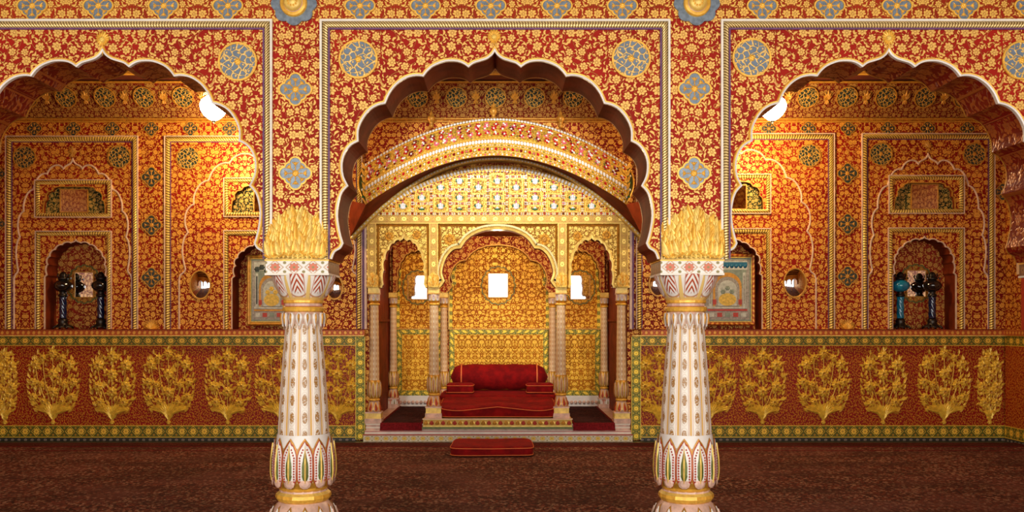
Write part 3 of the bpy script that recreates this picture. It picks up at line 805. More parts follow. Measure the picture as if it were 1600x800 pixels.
    mb.quad((-hw, y0, z0), (hw, y0, z0), (hw, y1, z0), (-hw, y1, z0), M['pinkw']); mb.quad((-hw, y0, z1), (hw, y0, z1), (hw, y1, z1), (-hw, y1, z1), M['cream'])
    mb.box(-hw-.004, hw+.004, y0-.006, y1+.004, z1-.010, z1-.002, M['gold']); mb.box(-hw-.004, hw+.004, y0-.006, y1+.004, z0, z0+.012, M['cream'])
    obj('impost_block', mb, t)
    return t
col0 = make_column()
col0.location = (PX[1], TH/2, 0)
copy_tree(col0, (PX[2], TH/2, 0), label='white marble column with painted lotus base, right of the throne steps')
copy_tree(col0, (PX[0], TH/2, 0), label='white marble column beyond the left edge of the photo')
copy_tree(col0, (PX[3], TH/2, 0), label='white marble column beyond the right edge of the photo')

# ================================================================== BACK WALL
def rect(px0, px1, py0, py1, D=DB):
    x0, z1 = P(px0, py0, D); x1, z0 = P(px1, py1, D); return x0, x1, z0, z1
def niche_outline(cx, hw, top, spring, bottom):
    p = arch(cx, hw, top, spring, DB, sub=2)
    return [B(cx-hw, bottom)]+p+[B(cx+hw, bottom)]
LN = dict(A=(119, 48.5, 376, 434), Bq=(420, 57, 378, 436), Cq=(1135, 55, 372, 432), Dq=(1444, 49, 371, 431))
UN = dict(A=(116, 48, 292, 334), Bq=(419, 57, 290, 334), Cq=(1135, 57, 284, 329), Dq=(1445, 47, 286, 328))
holes = []
for k, (cx, hw, t_, sp) in LN.items(): holes.append(niche_outline(cx, hw, t_, sp, 514.5))
def upper_outline(cx, hw, top, bot, n=5):
    pts = [B(cx-hw, bot)]
    # low five lobed head
    L = [(-1, .0), (-1.02, .3), (-.93, .52), (-.93, .52), (-.88, .8), (-.7, .86), (-.7, .86), (-.6, .98), (-.3, 1.0)]
    L = [(-1, .25), (-.97, .45), (-.90, .52), (-.91, .68), (-.84, .80), (-.72, .84), (-.66, .95), (-.5, 1.0), (0, 1.0)]
    for a, b in L: pts.append(B(cx+a*hw, bot+(top-bot)*b))
    for a, b in reversed(L[:-1]): pts.append(B(cx-a*hw, bot+(top-bot)*b))
    pts.append(B(cx+hw, bot)); return pts
uholes = [upper_outline(*v) for v in UN.values()]
xa0, za = B(577, 345); xa1 = B(980, 345)[0]
outl = [(XL, 0), (XL, ZC), (XR, ZC), (XR, 0), (xa1, 0), (xa1, za), (xa0, za), (xa0, 0)]
mb = MB(); ND = .26
def sidem(l, k):
    if l == 0: return M['brown']
    return M['brown']
# front face with niche holes; jambs only for the holes
loops = [outl]+holes+uholes
mb.prism(outl, YB, None, M['wall'], holes=holes+uholes)
for h_ in holes+uholes:
    dep = ND if h_ in holes else .05
    n = len(h_)
    a = [mb.vert((x, YB, z)) for x, z in h_]; b = [mb.vert((x, YB+dep, z)) for x, z in h_]
    for k in range(n): mb.face((a[k], a[(k+1) % n], b[(k+1) % n], b[k]), M['brown'])
    mb.prism([(x, z) for x, z in h_], YB+dep, None, M['niche'] if h_ in holes else M['greenpanel'])
mb.box(XL-.3, xa0-.02, YB+.36, YB+.5, 0, ZC, M['ceil']); mb.box(xa1+.02, XR+.3, YB+.36, YB+.5, 0, ZC, M['ceil'])
back = struct('wall_back', mb)
# cove
mb = MB(); zc0 = B(0, 187)[1]; zc1 = ZC-.03
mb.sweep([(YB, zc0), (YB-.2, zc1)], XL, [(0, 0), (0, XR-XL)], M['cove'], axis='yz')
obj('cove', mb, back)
mb = MB()
for z, y, h in ((zc0+.006, YB, .03), (zc0-.022, YB, .012), (zc1+.01, YB-.2, .035)):
    mb.sweep([(XL, z), (XR, z)], y, [(-.012, 0), (-.01, h*.8), (0, h), (.01, h*.8), (.012, 0)], M['goldd'], smooth=True)
obj('cornice', mb, back)
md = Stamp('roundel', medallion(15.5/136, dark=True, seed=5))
for k in range(-12, 13):
    x = B(774+61*k, 0)[0]+0
    x = (774+61*k-VPX)/(FPX/(DB-.13)); z = H+(500-152)/(FPX/(DB-.13))
    if XL+.1 < x < XR-.1: md.put(back, x, YB-.132, z, 1, rx=math.radians(28.4))
# gilded drop between the roundels of the cove
mb = MB()
for k in range(-2, 3): mb.leaf(0, 0, 0, PI/2+k*.4, .13-.02*abs(k), .04, M['goldd'], .01)
for k in range(-1, 2): mb.leaf(0, 0, 0, -PI/2+k*.5, .07, .03, M['goldd'], .01)
cd = Stamp('palmette', mb)
for k in range(-12, 12):
    x = (804.5+61*k-VPX)/(FPX/(DB-.13)); z = H+(500-156)/(FPX/(DB-.13))
    if XL+.1 < x < XR-.1: cd.put(back, x, YB-.130, z, .8, rx=math.radians(28.4))
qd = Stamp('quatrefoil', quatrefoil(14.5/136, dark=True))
for px in [237+61*j for j in range(-3, 6)]+[1325+62*j for j in range(-5, 4)]:
    x, z = B(px, 201); qd.put(back, x, YB-.004, z, .8)
for px, ys in ((237, (277, 352, 434)), (1324, (271, 350, 432)), (1566, (232, 300))):
    for py in ys: x, z = B(px, py); qd.put(back, x, YB-.004, z, 1.08 if px != 1566 else .9)
qd.put(back, B(-4, 270)[0], YB-.004, B(0, 272)[1], .9); qd.put(back, B(-4, 270)[0], YB-.004, B(0, 350)[1], .9)
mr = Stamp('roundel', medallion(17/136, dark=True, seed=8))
for px, py in ((39, 246), (187, 245), (294, 247), (532, 247), (1028, 243), (1264, 243), (1376, 241), (1522, 241)):
    x, z = B(px, py); mr.put(back, x, YB-.004, z)
# gold lotus foot of the pier strips
mb = MB()
for k in range(-5, 6): mb.leaf(0, 0, 0, PI/2+k*.26, .13-.006*abs(k), .035, M['goldd'], .01)
for k in range(-3, 4): mb.leaf(0, 0, -.006, PI/2+k*.35, .08, .03, M['gold'], .01)
lf_ = Stamp('lotus_foot', mb)
for px in (237, 1324): x, z = B(px, 514); lf_.put(back, x, YB-.004, z)
for px, py in ((114, 240), (1450, 232)):
    x, z = B(px, py); cd.put(back, x, YB-.006, z, .7)
# panel frames with scalloped inner line
RWB = 7.5/136
PAN = [(9, 217, 212, 114, 92, 249), (257, 567, 212, 420, 140, 230), (993, 1304, 208, 1135, 140, 224), (1345, 1554, 208, 1450, 94, 241)]
for (a, b, t_, cx, hw, top) in PAN:
    mb = MB(); o_ = RWB/2+.014
    x0, x1 = B(a, 0)[0]+o_, B(b, 0)[0]-o_
    frame(mb, x0, x1, B(0, t_)[1]-o_, B(0, 514)[1], YB, RWB, M['ropeb'], h=.03, inner=M['purple'], lw=.010)
    obj('frame_moulding', mb, back)
    mb = MB(); x_, z_ = B(cx, 0); p = arch(cx, hw, top, 436, DB, sub=2)
    p = [(p[0][0], B(0, 514)[1])]+p+[(p[-1][0], B(0, 514)[1])]
    mb.sweep(p, YB, [(-.010, 0), (-.005, .010), (.005, .010), (.010, 0)], M['cream2'])
    obj('scalloped_moulding', mb, back)
for (a, b, t0, bt) in ((55, 176, 360, None), (349, 491, 359, None), (1064, 1205, 356, None), (1386, 1507, 355, None), (54, 176, 280, 341), (349, 491, 277, 340), (1064, 1205, 271, 335), (1387, 1507, 273, 335)):
    mb = MB(); o_ = RWB/2+.010
    frame(mb, B(a, 0)[0]+o_, B(b, 0)[0]-o_, B(0, t0)[1]-o_, B(0, bt)[1]+o_ if bt else B(0, 514)[1], YB, RWB*.8, M['ropeb'], closed=bool(bt), h=.025, inner=None, lw=.010)
    obj('frame_moulding', mb, back)
for h_ in holes:
    mb = MB(); mb.sweep(h_, YB, [(-.001, -.01), (-.001, .010), (.010, .010), (.012, 0)], M['cream2']); obj('niche_trim', mb, back)
for h_ in uholes:
    mb = MB(); mb.sweep(h_, YB, [(-.001, -.01), (-.001, .008), (.008, .008), (.010, 0)], M['goldd'], closed=True); obj('niche_trim', mb, back)
# ledge and dado
EB = [(XL, B(557, 0)[0]), (B(1000, 0)[0], XR)]
def hb(mb, x0, x1, a, b, dep, m_):
    z0, z1 = B(0, b)[1], B(0, a)[1]
    mb.quad((x0, YB-dep, z0), (x1, YB-dep, z0), (x1, YB-dep, z1), (x0, YB-dep, z1), m_, [(x0, 0), (x1, 0), (x1, 1), (x0, 1)])
    mb.quad((x0, YB-dep, z1), (x1, YB-dep, z1), (x1, YB+.01, z1), (x0, YB+.01, z1), m_); mb.quad((x0, YB-dep, z0), (x1, YB-dep, z0), (x1, YB+.01, z0), (x0, YB+.01, z0), m_)
    for x in (x0, x1): mb.quad((x, YB-dep, z0), (x, YB+.01, z0), (x, YB+.01, z1), (x, YB-dep, z1), m_)
bushes = {0: [10, 85, 177, 265, 357, 440, 528], 1: [1029, 1108, 1190, 1285, 1378, 1473, 1544]}
def bush(hw, ht, seed, wide):
    """flowering plant in gilded relief"""
    rnd = random.Random(seed); mb = MB(); g, g2, g3 = M['goldb'], M['goldb'], M['goldd']
    mb.rosette(0, .022, -.002, .028, g, 6, .015)
    mb.leaf(0, .02, -.002, PI/2, ht*.25, .05, g, .012)
    for sg in (-1, 1):
        for k in range(6):
            a = PI/2+sg*(.30+.17*k); L = hw*(.95-.05*abs(k-4)); mb.leaf(sg*.006*k, .055+.012*k, -.004, a, L*(.62+.07*k), .062, (g, g2)[k % 2], .026, bend=sg*.35, n=7)
        for k in range(4):
            a = PI/2+sg*(.15+.2*k); mb.leaf(0, .09, -.012, a, hw*.6, .05, g2, .02, bend=sg*.3)
    # blossoms
    if wide: FL = [(0, .93, .048), (0, .66, .052), (0, .42, .05), (.36, .87, .036), (.62, .78, .05), (.74, .55, .045), (.42, .52, .036), (.70, .36, .04), (.34, .30, .036)]
    else: FL = [(0, .90, .055), (0, .66, .056), (0, .43, .052), (.58, .78, .056), (.60, .50, .052), (.50, .29, .046)]
    for fx, fz, r in FL:
        r *= 1.22
        for sg in ((-1, 1) if fx else (1,)):
            x, z = sg*fx*hw, fz*ht
            n = 8; pts = [(sg*fx*hw*(math.sin(PI/2*i/n)**1.2), -.006, .08+(z-.08)*(i/n)) for i in range(n+1)]
            mb.tube(pts, .0045, g, 5)
            mb.rosette(x, z, -.004, r, g2 if rnd.random() < .6 else g, rnd.choice((7, 8, 9)), .026, cmat=g3, rot=rnd.random())
            for k in range(6):
                a = k*PI/3+rnd.random()*.5
                mb.leaf(x+r*.9*math.cos(a), z+r*.9*math.sin(a), -.002, a, r*rnd.uniform(.6, 1.0), r*.42, g, .012, bend=rnd.choice((-.6, .6)), n=4)
    for _ in range(60):
        t = rnd.uniform(0, 1); zz = .12+t*.8*ht; lim = hw*math.sin(PI*min(.95, .12+.80*t))**.7
        x = rnd.uniform(-1, 1)*lim*.95
        a = math.atan2(zz-.05, x*1.2)+rnd.uniform(-.5, .5)
        mb.leaf(x, zz, -.002, a, rnd.uniform(.05, .085), .030, (g, g3)[rnd.random() < .3], .016, bend=rnd.uniform(-.9, .9), n=5)
    for sg in (-1, 1):   # feathery outline
        for k in range(11):
            t = k/10; zz = .14+t*.75*ht; x = sg*hw*(.98*math.sin(PI*(.2+.62*t))**.8)
            mb.leaf(x*.88, zz, -.002, PI/2-sg*(1.0-.7*t), .07, .028, g, .014, bend=sg*.5, n=4)
    mb.leaf(0, ht*.93, -.004, PI/2, ht*.10, .04, g, .014)
    return mb
zp0, zp1 = B(0, 663)[1], B(0, 541)[1]
stW = Stamp('flower_bush_relief', bush(.315, zp1-zp0-.02, 3, True)); stN = Stamp('flower_bush_relief', bush(.27, zp1-zp0-.03, 9, False)); stS = Stamp('flower_bush_relief', bush(.13, zp1-zp0-.04, 5, False))
for si, (x0, x1) in enumerate(EB):
    mb = MB()
    hb(mb, x0, x1, 540, 664, .03, M['dado'])
    hb(mb, x0, x1, 524.5, 540, .04, M['bandg']); hb(mb, x0, x1, 664, 683, .04, M['bandg'])
    hb(mb, x0, x1, 683, 690, .035, M['bandk'])
    dd_ = obj('dado', mb, back)
    # vertical end border
    mb = MB(); xe = x1 if si == 0 else x0; sgn = 1 if si == 0 else -1
    xs = sorted((xe-sgn*.0, xe-sgn*.0+sgn*-.12)); zt, zb = B(0, 526)[1], B(0, 686)[1]
    xs = (xe-.005, xe+.105) if si == 0 else (xe-.105, xe+.005)
    mb.quad((xs[0], YB-.042, zb), (xs[1], YB-.042, zb), (xs[1], YB-.042, zt), (xs[0], YB-.042, zt), M['bandy'], [(zb, 0), (zb, 1), (zt, 1), (zt, 0)])
    mb.box(xs[0], xs[1], YB-.040, YB, zb, zt, M['goldd'])
    obj('border_strip', mb, dd_)
    for j, px in enumerate(bushes[si]):
        x, _ = B(px, 0)
        s_ = stS if px in (10, 1544) else (stW if (px in (85, 265, 440, 1108, 1285, 1473)) else stN)
        s_.put(dd_, x, YB-.03, zp0+.005)
    mb = MB(); hb(mb, x0, x1+(.105 if si == 0 else 0), 515, 524.5, .10, M['bando'])
    xx0 = x0 if si == 0 else x0-.105; xx1 = x1+.105 if si == 0 else x1
    z = B(0, 524.5)[1]; mb.sweep([(xx0, z), (xx1, z)], YB-.09, [(-.008, 0), (-.004, .016), (.006, .016), (.01, 0)], M['goldp'])
    z = B(0, 515)[1]; mb.sweep([(xx0, z), (xx1, z)], YB-.09, [(-.006, 0), (-.003, .014), (.004, .014), (.006, 0)], M['brown'])
    obj('ledge', mb, back)

# ================================================================== THRONE ALCOVE
YR = 6.9; DR = DF+YR
def R_(px, py): return P(px, py, DR)
alc = thing('throne_alcove', 'gilded throne alcove of three arches under a jewelled curved canopy', 'alcove', (B(777, 0)[0], YB, 0))
# facade
fx0, fx1 = B(574, 0)[0], B(983, 0)[0]
zf0, zf1 = B(0, 450)[1], B(0, 335)[1]
aL = arch(631.5, 33.5, 372, 450, DB, sub=2); aC = [q for q in arch(777.5, 90, 359, 450, DB, seg=SEG3, sub=4)]; aR = arch(923.5, 33.5, 372, 450, DB, sub=2)
o2 = [(fx0, zf1), (fx1, zf1), (fx1, zf0)]+list(reversed(aR))+list(reversed(aC))+list(reversed(aL))+[(fx0, zf0)]
FY = YB-.06; FT = .16
mb = MB(); mb.prism(o2, FY, FY+FT, M['facade'], side=lambda l, k: M['brown'])
fac = obj('facade', mb, alc)
for a_ in (aL, aC, aR):
    mb = MB(); mb.sweep(a_, FY, [(0, -.01), (0, .010), (.018, .014), (.030, .006), (.032, 0)], M['goldp']); 
    if a_ is aC: mb.sweep(a_, FY, [(.032, 0), (.036, .02), (.058, .02), (.062, 0)], M['bead'])
    obj('arch_trim', mb, fac)
mb = MB()
def vband(x0, x1, pa, pb, y, dep, m_):
    z0, z1 = B(0, pb)[1], B(0, pa)[1]
    mb.quad((x0, y-dep, z0), (x1, y-dep, z0), (x1, y-dep, z1), (x0, y-dep, z1), m_, [(z0, 0), (z0, 1), (z1, 1), (z1, 0)])
    for x in (x0, x1): mb.quad((x, y-dep, z0), (x, y, z0), (x, y, z1), (x, y-dep, z1), M['goldd'])
for a, b in ((576, 589), (671.5, 685), (871, 884.5), (967, 980)):
    vband(B(a, 0)[0], B(b, 0)[0], 350, 449, FY, .022, M['bandm'])
z0, z1 = B(0, 350.5)[1], B(0, 336)[1]
mb.quad((fx0, FY-.024, z0), (fx1, FY-.024, z0), (fx1, FY-.024, z1), (fx0, FY-.024, z1), M['bandm'], [(fx0, 0), (fx1, 0), (fx1, 1), (fx0, 1)])
mb.quad((fx0, FY-.024, z0), (fx1, FY-.024, z0), (fx1, FY, z0), (fx0, FY, z0), M['goldd'])
for a, b in ((591, 670), (686.5, 869.5), (886, 965.5)):
    xa, xb = B(a, 0)[0], B(b, 0)[0]; zt = B(0, 352)[1]
    mb.sweep([(xa, zf0), (xa, zt), (xb, zt), (xb, zf0)], FY, [(-.02, 0), (-.012, .012), (-.008, .004), (0, .02), (.008, 0)], M['goldd'])
obj('facade_frames', mb, fac)
rsn = Stamp('rosette_boss', (lambda m_: ([m_.rosette(0, 0, 0, .045, M['goldd'], 8, .012)]+[m_.rosette(.05*math.cos(k*PI/4), .05*math.sin(k*PI/4), -.002, .022, M['gold'], 6, .01) for k in range(8)], m_)[1])(MB()))
for px, py in ((609, 370), (652, 368), (703, 375), (850, 375), (902, 370), (947, 368)):
    x, z = B(px, py); rsn.put(alc, x, FY-.003, z, 1 if px in (703, 850) else .8)
# flames of gold over small columns
fl_s = Stamp('acanthus_sheath', acanthus(16.5/136, 26/136, rows=4, n=4, seed=4))
COLF = [(584.5, 669), (678, 656), (876.5, 656), (971, 669)]
for px, _ in COLF: fl_s.put(alc, B(px, 0)[0], FY-.022, B(0, 450)[1])
# alcove body: side walls, rear panel, ceiling
X0, X1 = B(590, 0)[0], B(968, 0)[0]
xs0, xs1 = B(577, 0)[0], B(980, 0)[0]
ZA = B(0, 347)[1]; YW = YR+.12
mb = MB()
mb.quad((xs0, YB+.0, 0), (xs0, YW, 0), (xs0, YW, ZA), (xs0, YB, ZA), M['brown']); mb.quad((xs1, YB, 0), (xs1, YW, 0), (xs1, YW, ZA), (xs1, YB, ZA), M['brown'])
mb.quad((xs0, YB, ZA), (xs1, YB, ZA), (xs1, YW, ZA), (xs0, YW, ZA), M['brown'])
mb.box(xs0-.1, xs0-.003, YB+.02, YW+.1, 0, ZA+.1, M['ceil']); mb.box(xs1+.003, xs1+.1, YB+.02, YW+.1, 0, ZA+.1, M['ceil'])
mb.box(xs0-.1, xs1+.1, YB+.02, YW+.1, ZA+.003, ZA+.1, M['ceil'])
mb.box(xs0-.1, xs1+.1, YW, YW+.1, 0, ZA+.1, M['niche'])
# shallow rail along the side walls
for x, s_ in ((xs0, 1), (xs1, -1)):
    a, b = sorted((x, x+s_*.02)); mb.box(a, b, YB+.2, YW, H-.02, H+.01, M['brown'])
obj('alcove_walls', mb, alc)
DW = DF+YW
def W_(px, py): return P(px, py, DW-.02)
for (a, b, top, cx) in ((620, 690, 379, 655), (702, 857, 372, 780), (867, 938, 379, 902)):
    mb = MB(); x0, x1 = W_(a, 0)[0], W_(b, 0)[0]; zm = W_(0, 514)[1]; zl = W_(0, 618)[1]
    hwp = (b-a)/2
    # arched upper field
    ap = arch(cx, hwp-4, top+3, 450, DW-.02, seg=SEG3 if a == 702 else SEG, sub=3)
    pan = [(x0+.03, zm)]+ap+[(x1-.03, zm)]
    mb.prism(pan, YW-.02, YW, M['golden'])
    mb.sweep([(ap[0][0], zm)]+ap+[(ap[-1][0], zm)], YW-.0, flat_prof(-.004, .035, .026), M['bandy'])
    mb.sweep([(ap[0][0], zm)]+ap+[(ap[-1][0], zm)], YW-.0, flat_prof(.035, .05, .032), M['goldp'])
    # lower field with border
    mb.box(x0, x1, YW-.018, YW, zl, zm, M['goldlow'])
    bw = .07
    mb.sweep([(x0+bw/2, zl+bw/2), (x0+bw/2, zm-bw/2), (x1-bw/2, zm-bw/2), (x1-bw/2, zl+bw/2)], YW-.018, flat_prof(-bw/2, bw/2, .008), M['bandy'], closed=True)
    mb.box(x0-.02, x1+.02, YW-.03, YW, zm-.008, zm+.01, M['goldd'])
    # white skirting with scallops
    mb.box(x0-.03, x1+.03, YW-.04, YW, .2, zl, M['white'])
    n = int((x1-x0)/.055)
    for k in range(n+1):
        xc = x0+(x1-x0)*k/n; mb.lathe([(.024, 0), (.024, -.012), (.0005, -.013)], 12, M['pinkw'], c=(xc, YW-.04, .265), axis='y', capb=False, capt=False)
    obj('rear_panel', mb, alc)
# small columns
def small_column(name, ztop, zbot, r, block_w, parent, x, y, rear=False):
    mb = MB(); hgt = ztop-zbot; q = hgt
    bw = block_w/2; zb_ = ztop-.065
    capz = zb_-.11
    prof = [(bw*1.0, zb_), (bw*.95, zb_-.02), (bw*.62, zb_-.08), (bw*.6, capz)]
    c = (x, y, 0)
    mb.lathe([(r*.8, capz), (r*1.15, capz+.03), (bw*1.05, zb_-.02), (bw*1.05, zb_)], 16, M['cap'], c=c, mats=[M['goldd'], M['cap'], M['cap']])
    mb.lathe([(r*.95, capz-.025), (r*1.15, capz-.015), (r*1.1, capz), (r*.8, capz+.003)], 16, M['gold'], c=c, capb=False)
    zl = zbot+.30
    mb.lathe([(r*1.02, zl+.14), (r*.95, zbot+hgt*.55), (r*.85, capz-.02)], 30, M['shafts'], c=c, mod=lambda a, z: 1-.05*abs(math.cos(5*a))**6, capb=False, capt=False)
    pl = [(r*.95, zl-.02), (r*1.22, zl+.02), (r*1.32, zl+.07), (r*1.22, zl+.14), (r*1.1, zl+.19)]
    mb.lathe(pl, 20, M['goldd'], c=c, capb=False)
    f = lerp_prof(pl)
    for k in range(10):
        a = 2*PI*(k+.5)/10
        petal(mb, f, a, .29, zl-.01, zl+.188, .003, M['goldp'], n=6, cx=x, cy=y); petal(mb, f, a, .2, zl, zl+.17, .006, M['pinkw'], n=6, cx=x, cy=y); petal(mb, f, a, .08, zl, zl+.15, .009, M['goldd'], n=6, cx=x, cy=y)
    mb.lathe([(r*.9, zl-.05), (r*1.15, zl-.04), (r*1.15, zl-.03), (r*.9, zl-.018)], 20, M['gold'], c=c)
    pb = [(r*1.35, zbot+.13), (r*1.4, zbot+.16), (r*1.2, zbot+.2), (r*.95, zl-.05)]
    mb.lathe(pb, 20, M['pinkw'], c=c); f = lerp_prof(pb)
    for k in range(8):
        a = 2*PI*(k+.5)/8; petal(mb, f, a, .33, zbot+.135, zl-.055, .003, M['gold'], n=5, tipz=.6, cx=x, cy=y); petal(mb, f, a, .2, zbot+.14, zl-.07, .006, M['redp'], n=5, tipz=.6, cx=x, cy=y)
    o = obj('column', mb, parent)
    mb = MB(); mb.box(x-bw, x+bw, y-bw, y+bw, zb_, ztop, M['goldp']); mb.box(x-bw-.004, x+bw+.004, y-bw-.004, y+bw+.004, zb_-.008, zb_+.006, M['goldd'])
    obj('impost_block', mb, o)
    mb = MB(); pw = r*1.5; z1 = zbot+.13
    mb.box(x-pw, x+pw, y-pw, y+pw, zbot+.055, z1-.012, M['bandr'] if rear else M['goldp']); mb.box(x-pw-.006, x+pw+.006, y-pw-.006, y+pw+.006, z1-.014, z1, M['pinkw'])
    mb.box(x-pw-.008, x+pw+.008, y-pw-.008, y+pw+.008, zbot, zbot+.055, M['pinkw']); 
    obj('plinth', mb, o)
    return o
ZP = .20      # platform top
zt_ = B(0, 450)[1]
for px, pb in COLF:
    x = B(px, 0)[0]; small_column('column', zt_, ZP+.001 if pb == 669 else .262, .058, 17/136, alc, x, FY+FT/2-.01)
for px in (614.6, 693.7, 863.4, 944):
    x = R_(px, 0)[0]; small_column('column', zt_, ZP+.001, .05, 15/136, alc, x, YR, True)
# inner arch beam over the rear columns
mb = MB()
for a, b in ((614.6, 693.7), (693.7, 863.4), (863.4, 944)):
    wide = b-a > 100
    ap = arch((a+b)/2, (b-a)/2-6, 384 if wide else 390, 457, DR, seg=SEG3 if wide else SEG, sub=2)
    xa, xb = R_(a, 0)[0], R_(b, 0)[0]
    o3 = [(xa, ZA-.002), (xb, ZA-.002), (xb, zt_)]+list(reversed(ap))+[(xa, zt_)]
    mb.prism(o3, YR-.05, YR+.05, M['niche'], side=lambda l, k: M['brown'])
    mb.sweep(ap, YR-.05, [(0, -.01), (0, .008), (.016, .008), (.018, 0)], M['goldd'])
obj('inner_arch_screen', mb, alc)
# platform
mb = MB(); px0, px1 = B(571, 0)[0], B(985, 0)[0]
pz = .085
mb.box(px0, px1, YB-.17, YW, 0, pz, M['white'])
mb.quad((px0, YB-.173, .005), (px1, YB-.173, .005), (px1, YB-.173, pz-.005), (px0, YB-.173, pz-.005), M['bandw'], [(px0, 0), (px1, 0), (px1, 1), (px0, 1)])
mb.box(px0, px1, YB-.185, YB-.165, pz-.006, pz+.006, M['redp'])
mb.box(px0+.01, px1-.01, YB-.12, YW, pz, .125, M['cream']); mb.box(px0+.008, px1-.008, YB-.126, YB-.11, .112, .12, M['redp'])
mb.box(px0+.02, px1-.02, YB-.09, YW, .125, ZP, M['pinkw']); mb.box(px0+.018, px1-.018, YB-.096, YB-.085, .15, .165, M['cream'])
mb.box(px0+.015, px1-.015, YB-.10, YB-.08, ZP-.012, ZP, M['cream'])
obj('platform', mb, alc)
mb = MB(); tx0, tx1 = B(663, 0)[0], B(892, 0)[0]
mb.box(tx0, tx1, YB-.16, YW-.3, .16, .262, M['goldp'])
mb.quad((tx0, YB-.163, .185), (tx1, YB-.163, .185), (tx1, YB-.163, .255), (tx0, YB-.163, .255), M['bandm'], [(tx0, 0), (tx1, 0), (tx1, 1), (tx0, 1)])
mb.box(tx0-.012, tx1+.012, YB-.172, YB-.12, .15, .172, M['greenp']); mb.box(tx0-.008, tx1+.008, YB-.168, YB-.12, .255, .266, M['cream2'])
n = 26
for k in range(n):
    x = tx0+(k+.5)*(tx1-tx0)/n; mb.leaf(x, .19, YB-.164, PI/2, .055, .05, M['redp'] if k % 2 else M['goldd'], .012, n=4)
obj('throne_plinth', mb, alc)
# ---- tympanum with mirror work
def arcpts(cx, yc, ex, ey, D, n=60, p=2.0):
    """shallow arch: centre top (cx,yc), ends (cx-+ex, ey)"""
    return [P(cx+ex*t, yc+(ey-yc)*(abs(t)**p), D) for t in [2*k/n-1 for k in range(n+1)]]
TY = FY-.03; TD = DF+TY
ty_arc = arcpts(776.5, 258, 200, 336, TD, p=1.95)
mb = MB(); mb.prism(ty_arc, TY, YB, M['tympanum'], side=lambda l, k: M['goldd'])
tym = obj('tympanum', mb, alc)
EX, EZ, EN = Vector((1,0,0)), Vector((0,0,1)), Vector((0,-1,0))
s_ = FPX/TD
def T(px, py): return Vector(((px-VPX)/s_, TY-.002, (VPY-py)/s_+H))
def yarc(px): t = (px-776.5)/200; return 258+78*abs(t)**1.95 if abs(t) <= 1 else 999
mb = MB(); rnd = random.Random(4)
# teardrop row along the arch
n = 74
for k in range(n):
    t = 2*(k+.5)/n-1; px = 776.5+195*t; y_ = yarc(px)+4.2
    sl = math.atan(78*1.95*abs(t)**.95/200)*(1 if t > 0 else -1)
    ex = Vector((math.cos(sl), 0, -math.sin(sl))); ez = Vector((math.sin(sl), 0, math.cos(sl)))
    mb.gem(T(px, y_), ex, ez, 2.1/s_, 3.4/s_, M['silver'], 8, .6)
    if yarc(px)+10 < 333:
        mb.gem(T(px, y_+6.3), ex, ez, 1.5/s_, 1.5/s_, M['red'] if k % 2 else M['dred'], 6, .6)
def put(px, py, r, m_):
    if yarc(px)+9 < py < 335.5: mb.gem(T(px, py), EX, EZ, r/s_, r/s_, M[m_], 6, .6)
gp = 29.5
for j in range(-7, 8):
    xl = 777+gp*(j-.5)
    for i in range(30):
        py = 333-i*3.4
        if i % 3 == 0: put(xl, py, 1.7, rnd.choice(['red', 'dred', 'red']))
        else: put(xl-1, py, 1.1, 'silver'); put(xl+1.4, py, 1.1, 'silver')
    cx = 777+gp*j
    lines = [334, 318, 296, 266] if j % 2 == 0 else [334, 306, 276, 262]
    for ly in lines:
        for i in range(9):
            px = xl+i*gp/9
            if i % 3 == 0: put(px, ly, 1.7, rnd.choice(['red', 'dred', 'pink']))
            else: put(px, ly-1, 1.1, 'silver'); put(px, ly+1.4, 1.1, 'silver')
    pan = list(zip(lines, lines[1:]))
    for b_, t_ in pan:
        h_ = b_-t_; cy_ = (b_+t_)/2
        if yarc(cx-8)+12 > cy_ or yarc(cx+8)+12 > cy_: continue
        a0, a1, b0, b1 = T(cx-10, 0).x, T(cx+10, 0).x, T(0, b_-3.5).z, T(0, max(t_+3.5, yarc(cx)+14)).z
        if b1-b0 < .03: continue
        mb.sweep([(a0, b0), (a0, b1), (a1, b1), (a1, b0)], TY, flat_prof(-.004, .004, .006), M['gold'], closed=True)
        if h_ > 20:  # small seated figure of white glass under foliage
            for dx, dy, rx, ry, m_ in ((0, 4.5, 4.6, 2.6, 'silver'), (0, 0, 2.2, 3.6, 'silver'), (-3.2, .5, 1.1, 2.6, 'silver'), (3.2, .5, 1.1, 2.6, 'silver'), (0, -4.6, 1.6, 1.8, 'pink'), (0, 4.8, 2, 1.2, 'green'), (0, -7, 1.2, 1, 'red'), (-5, 1.5, 1.5, 2.6, 'green'), (5.2, 2, 1.3, 2.2, 'green')):
                mb.gem(T(cx+dx, cy_+dy), EX, EZ, rx/s_, ry/s_, M[m_], 8, .5)
            for _ in range(9):
                mb.gem(T(cx+rnd.uniform(-7.5, 7.5), cy_+rnd.uniform(-h_/2+5, -3)), EX, EZ, .8/s_, .8/s_, M[rnd.choice(['green', 'red', 'dred', 'green'])], 5, .5)
        else:
            mb.gem(T(cx, cy_+1), EX, EZ, 5/s_, 1.7/s_, M['green'], 8, .5); mb.gem(T(cx, cy_-1.2), EX, EZ, 2.4/s_, 1.7/s_, M['silver'], 7, .5)
            for q_ in (-5, 5): mb.gem(T(cx+q_, cy_-1), EX, EZ, 1.3/s_, 1.3/s_, M['dred'], 6, .5)
obj('mirror_inlay', mb, tym)
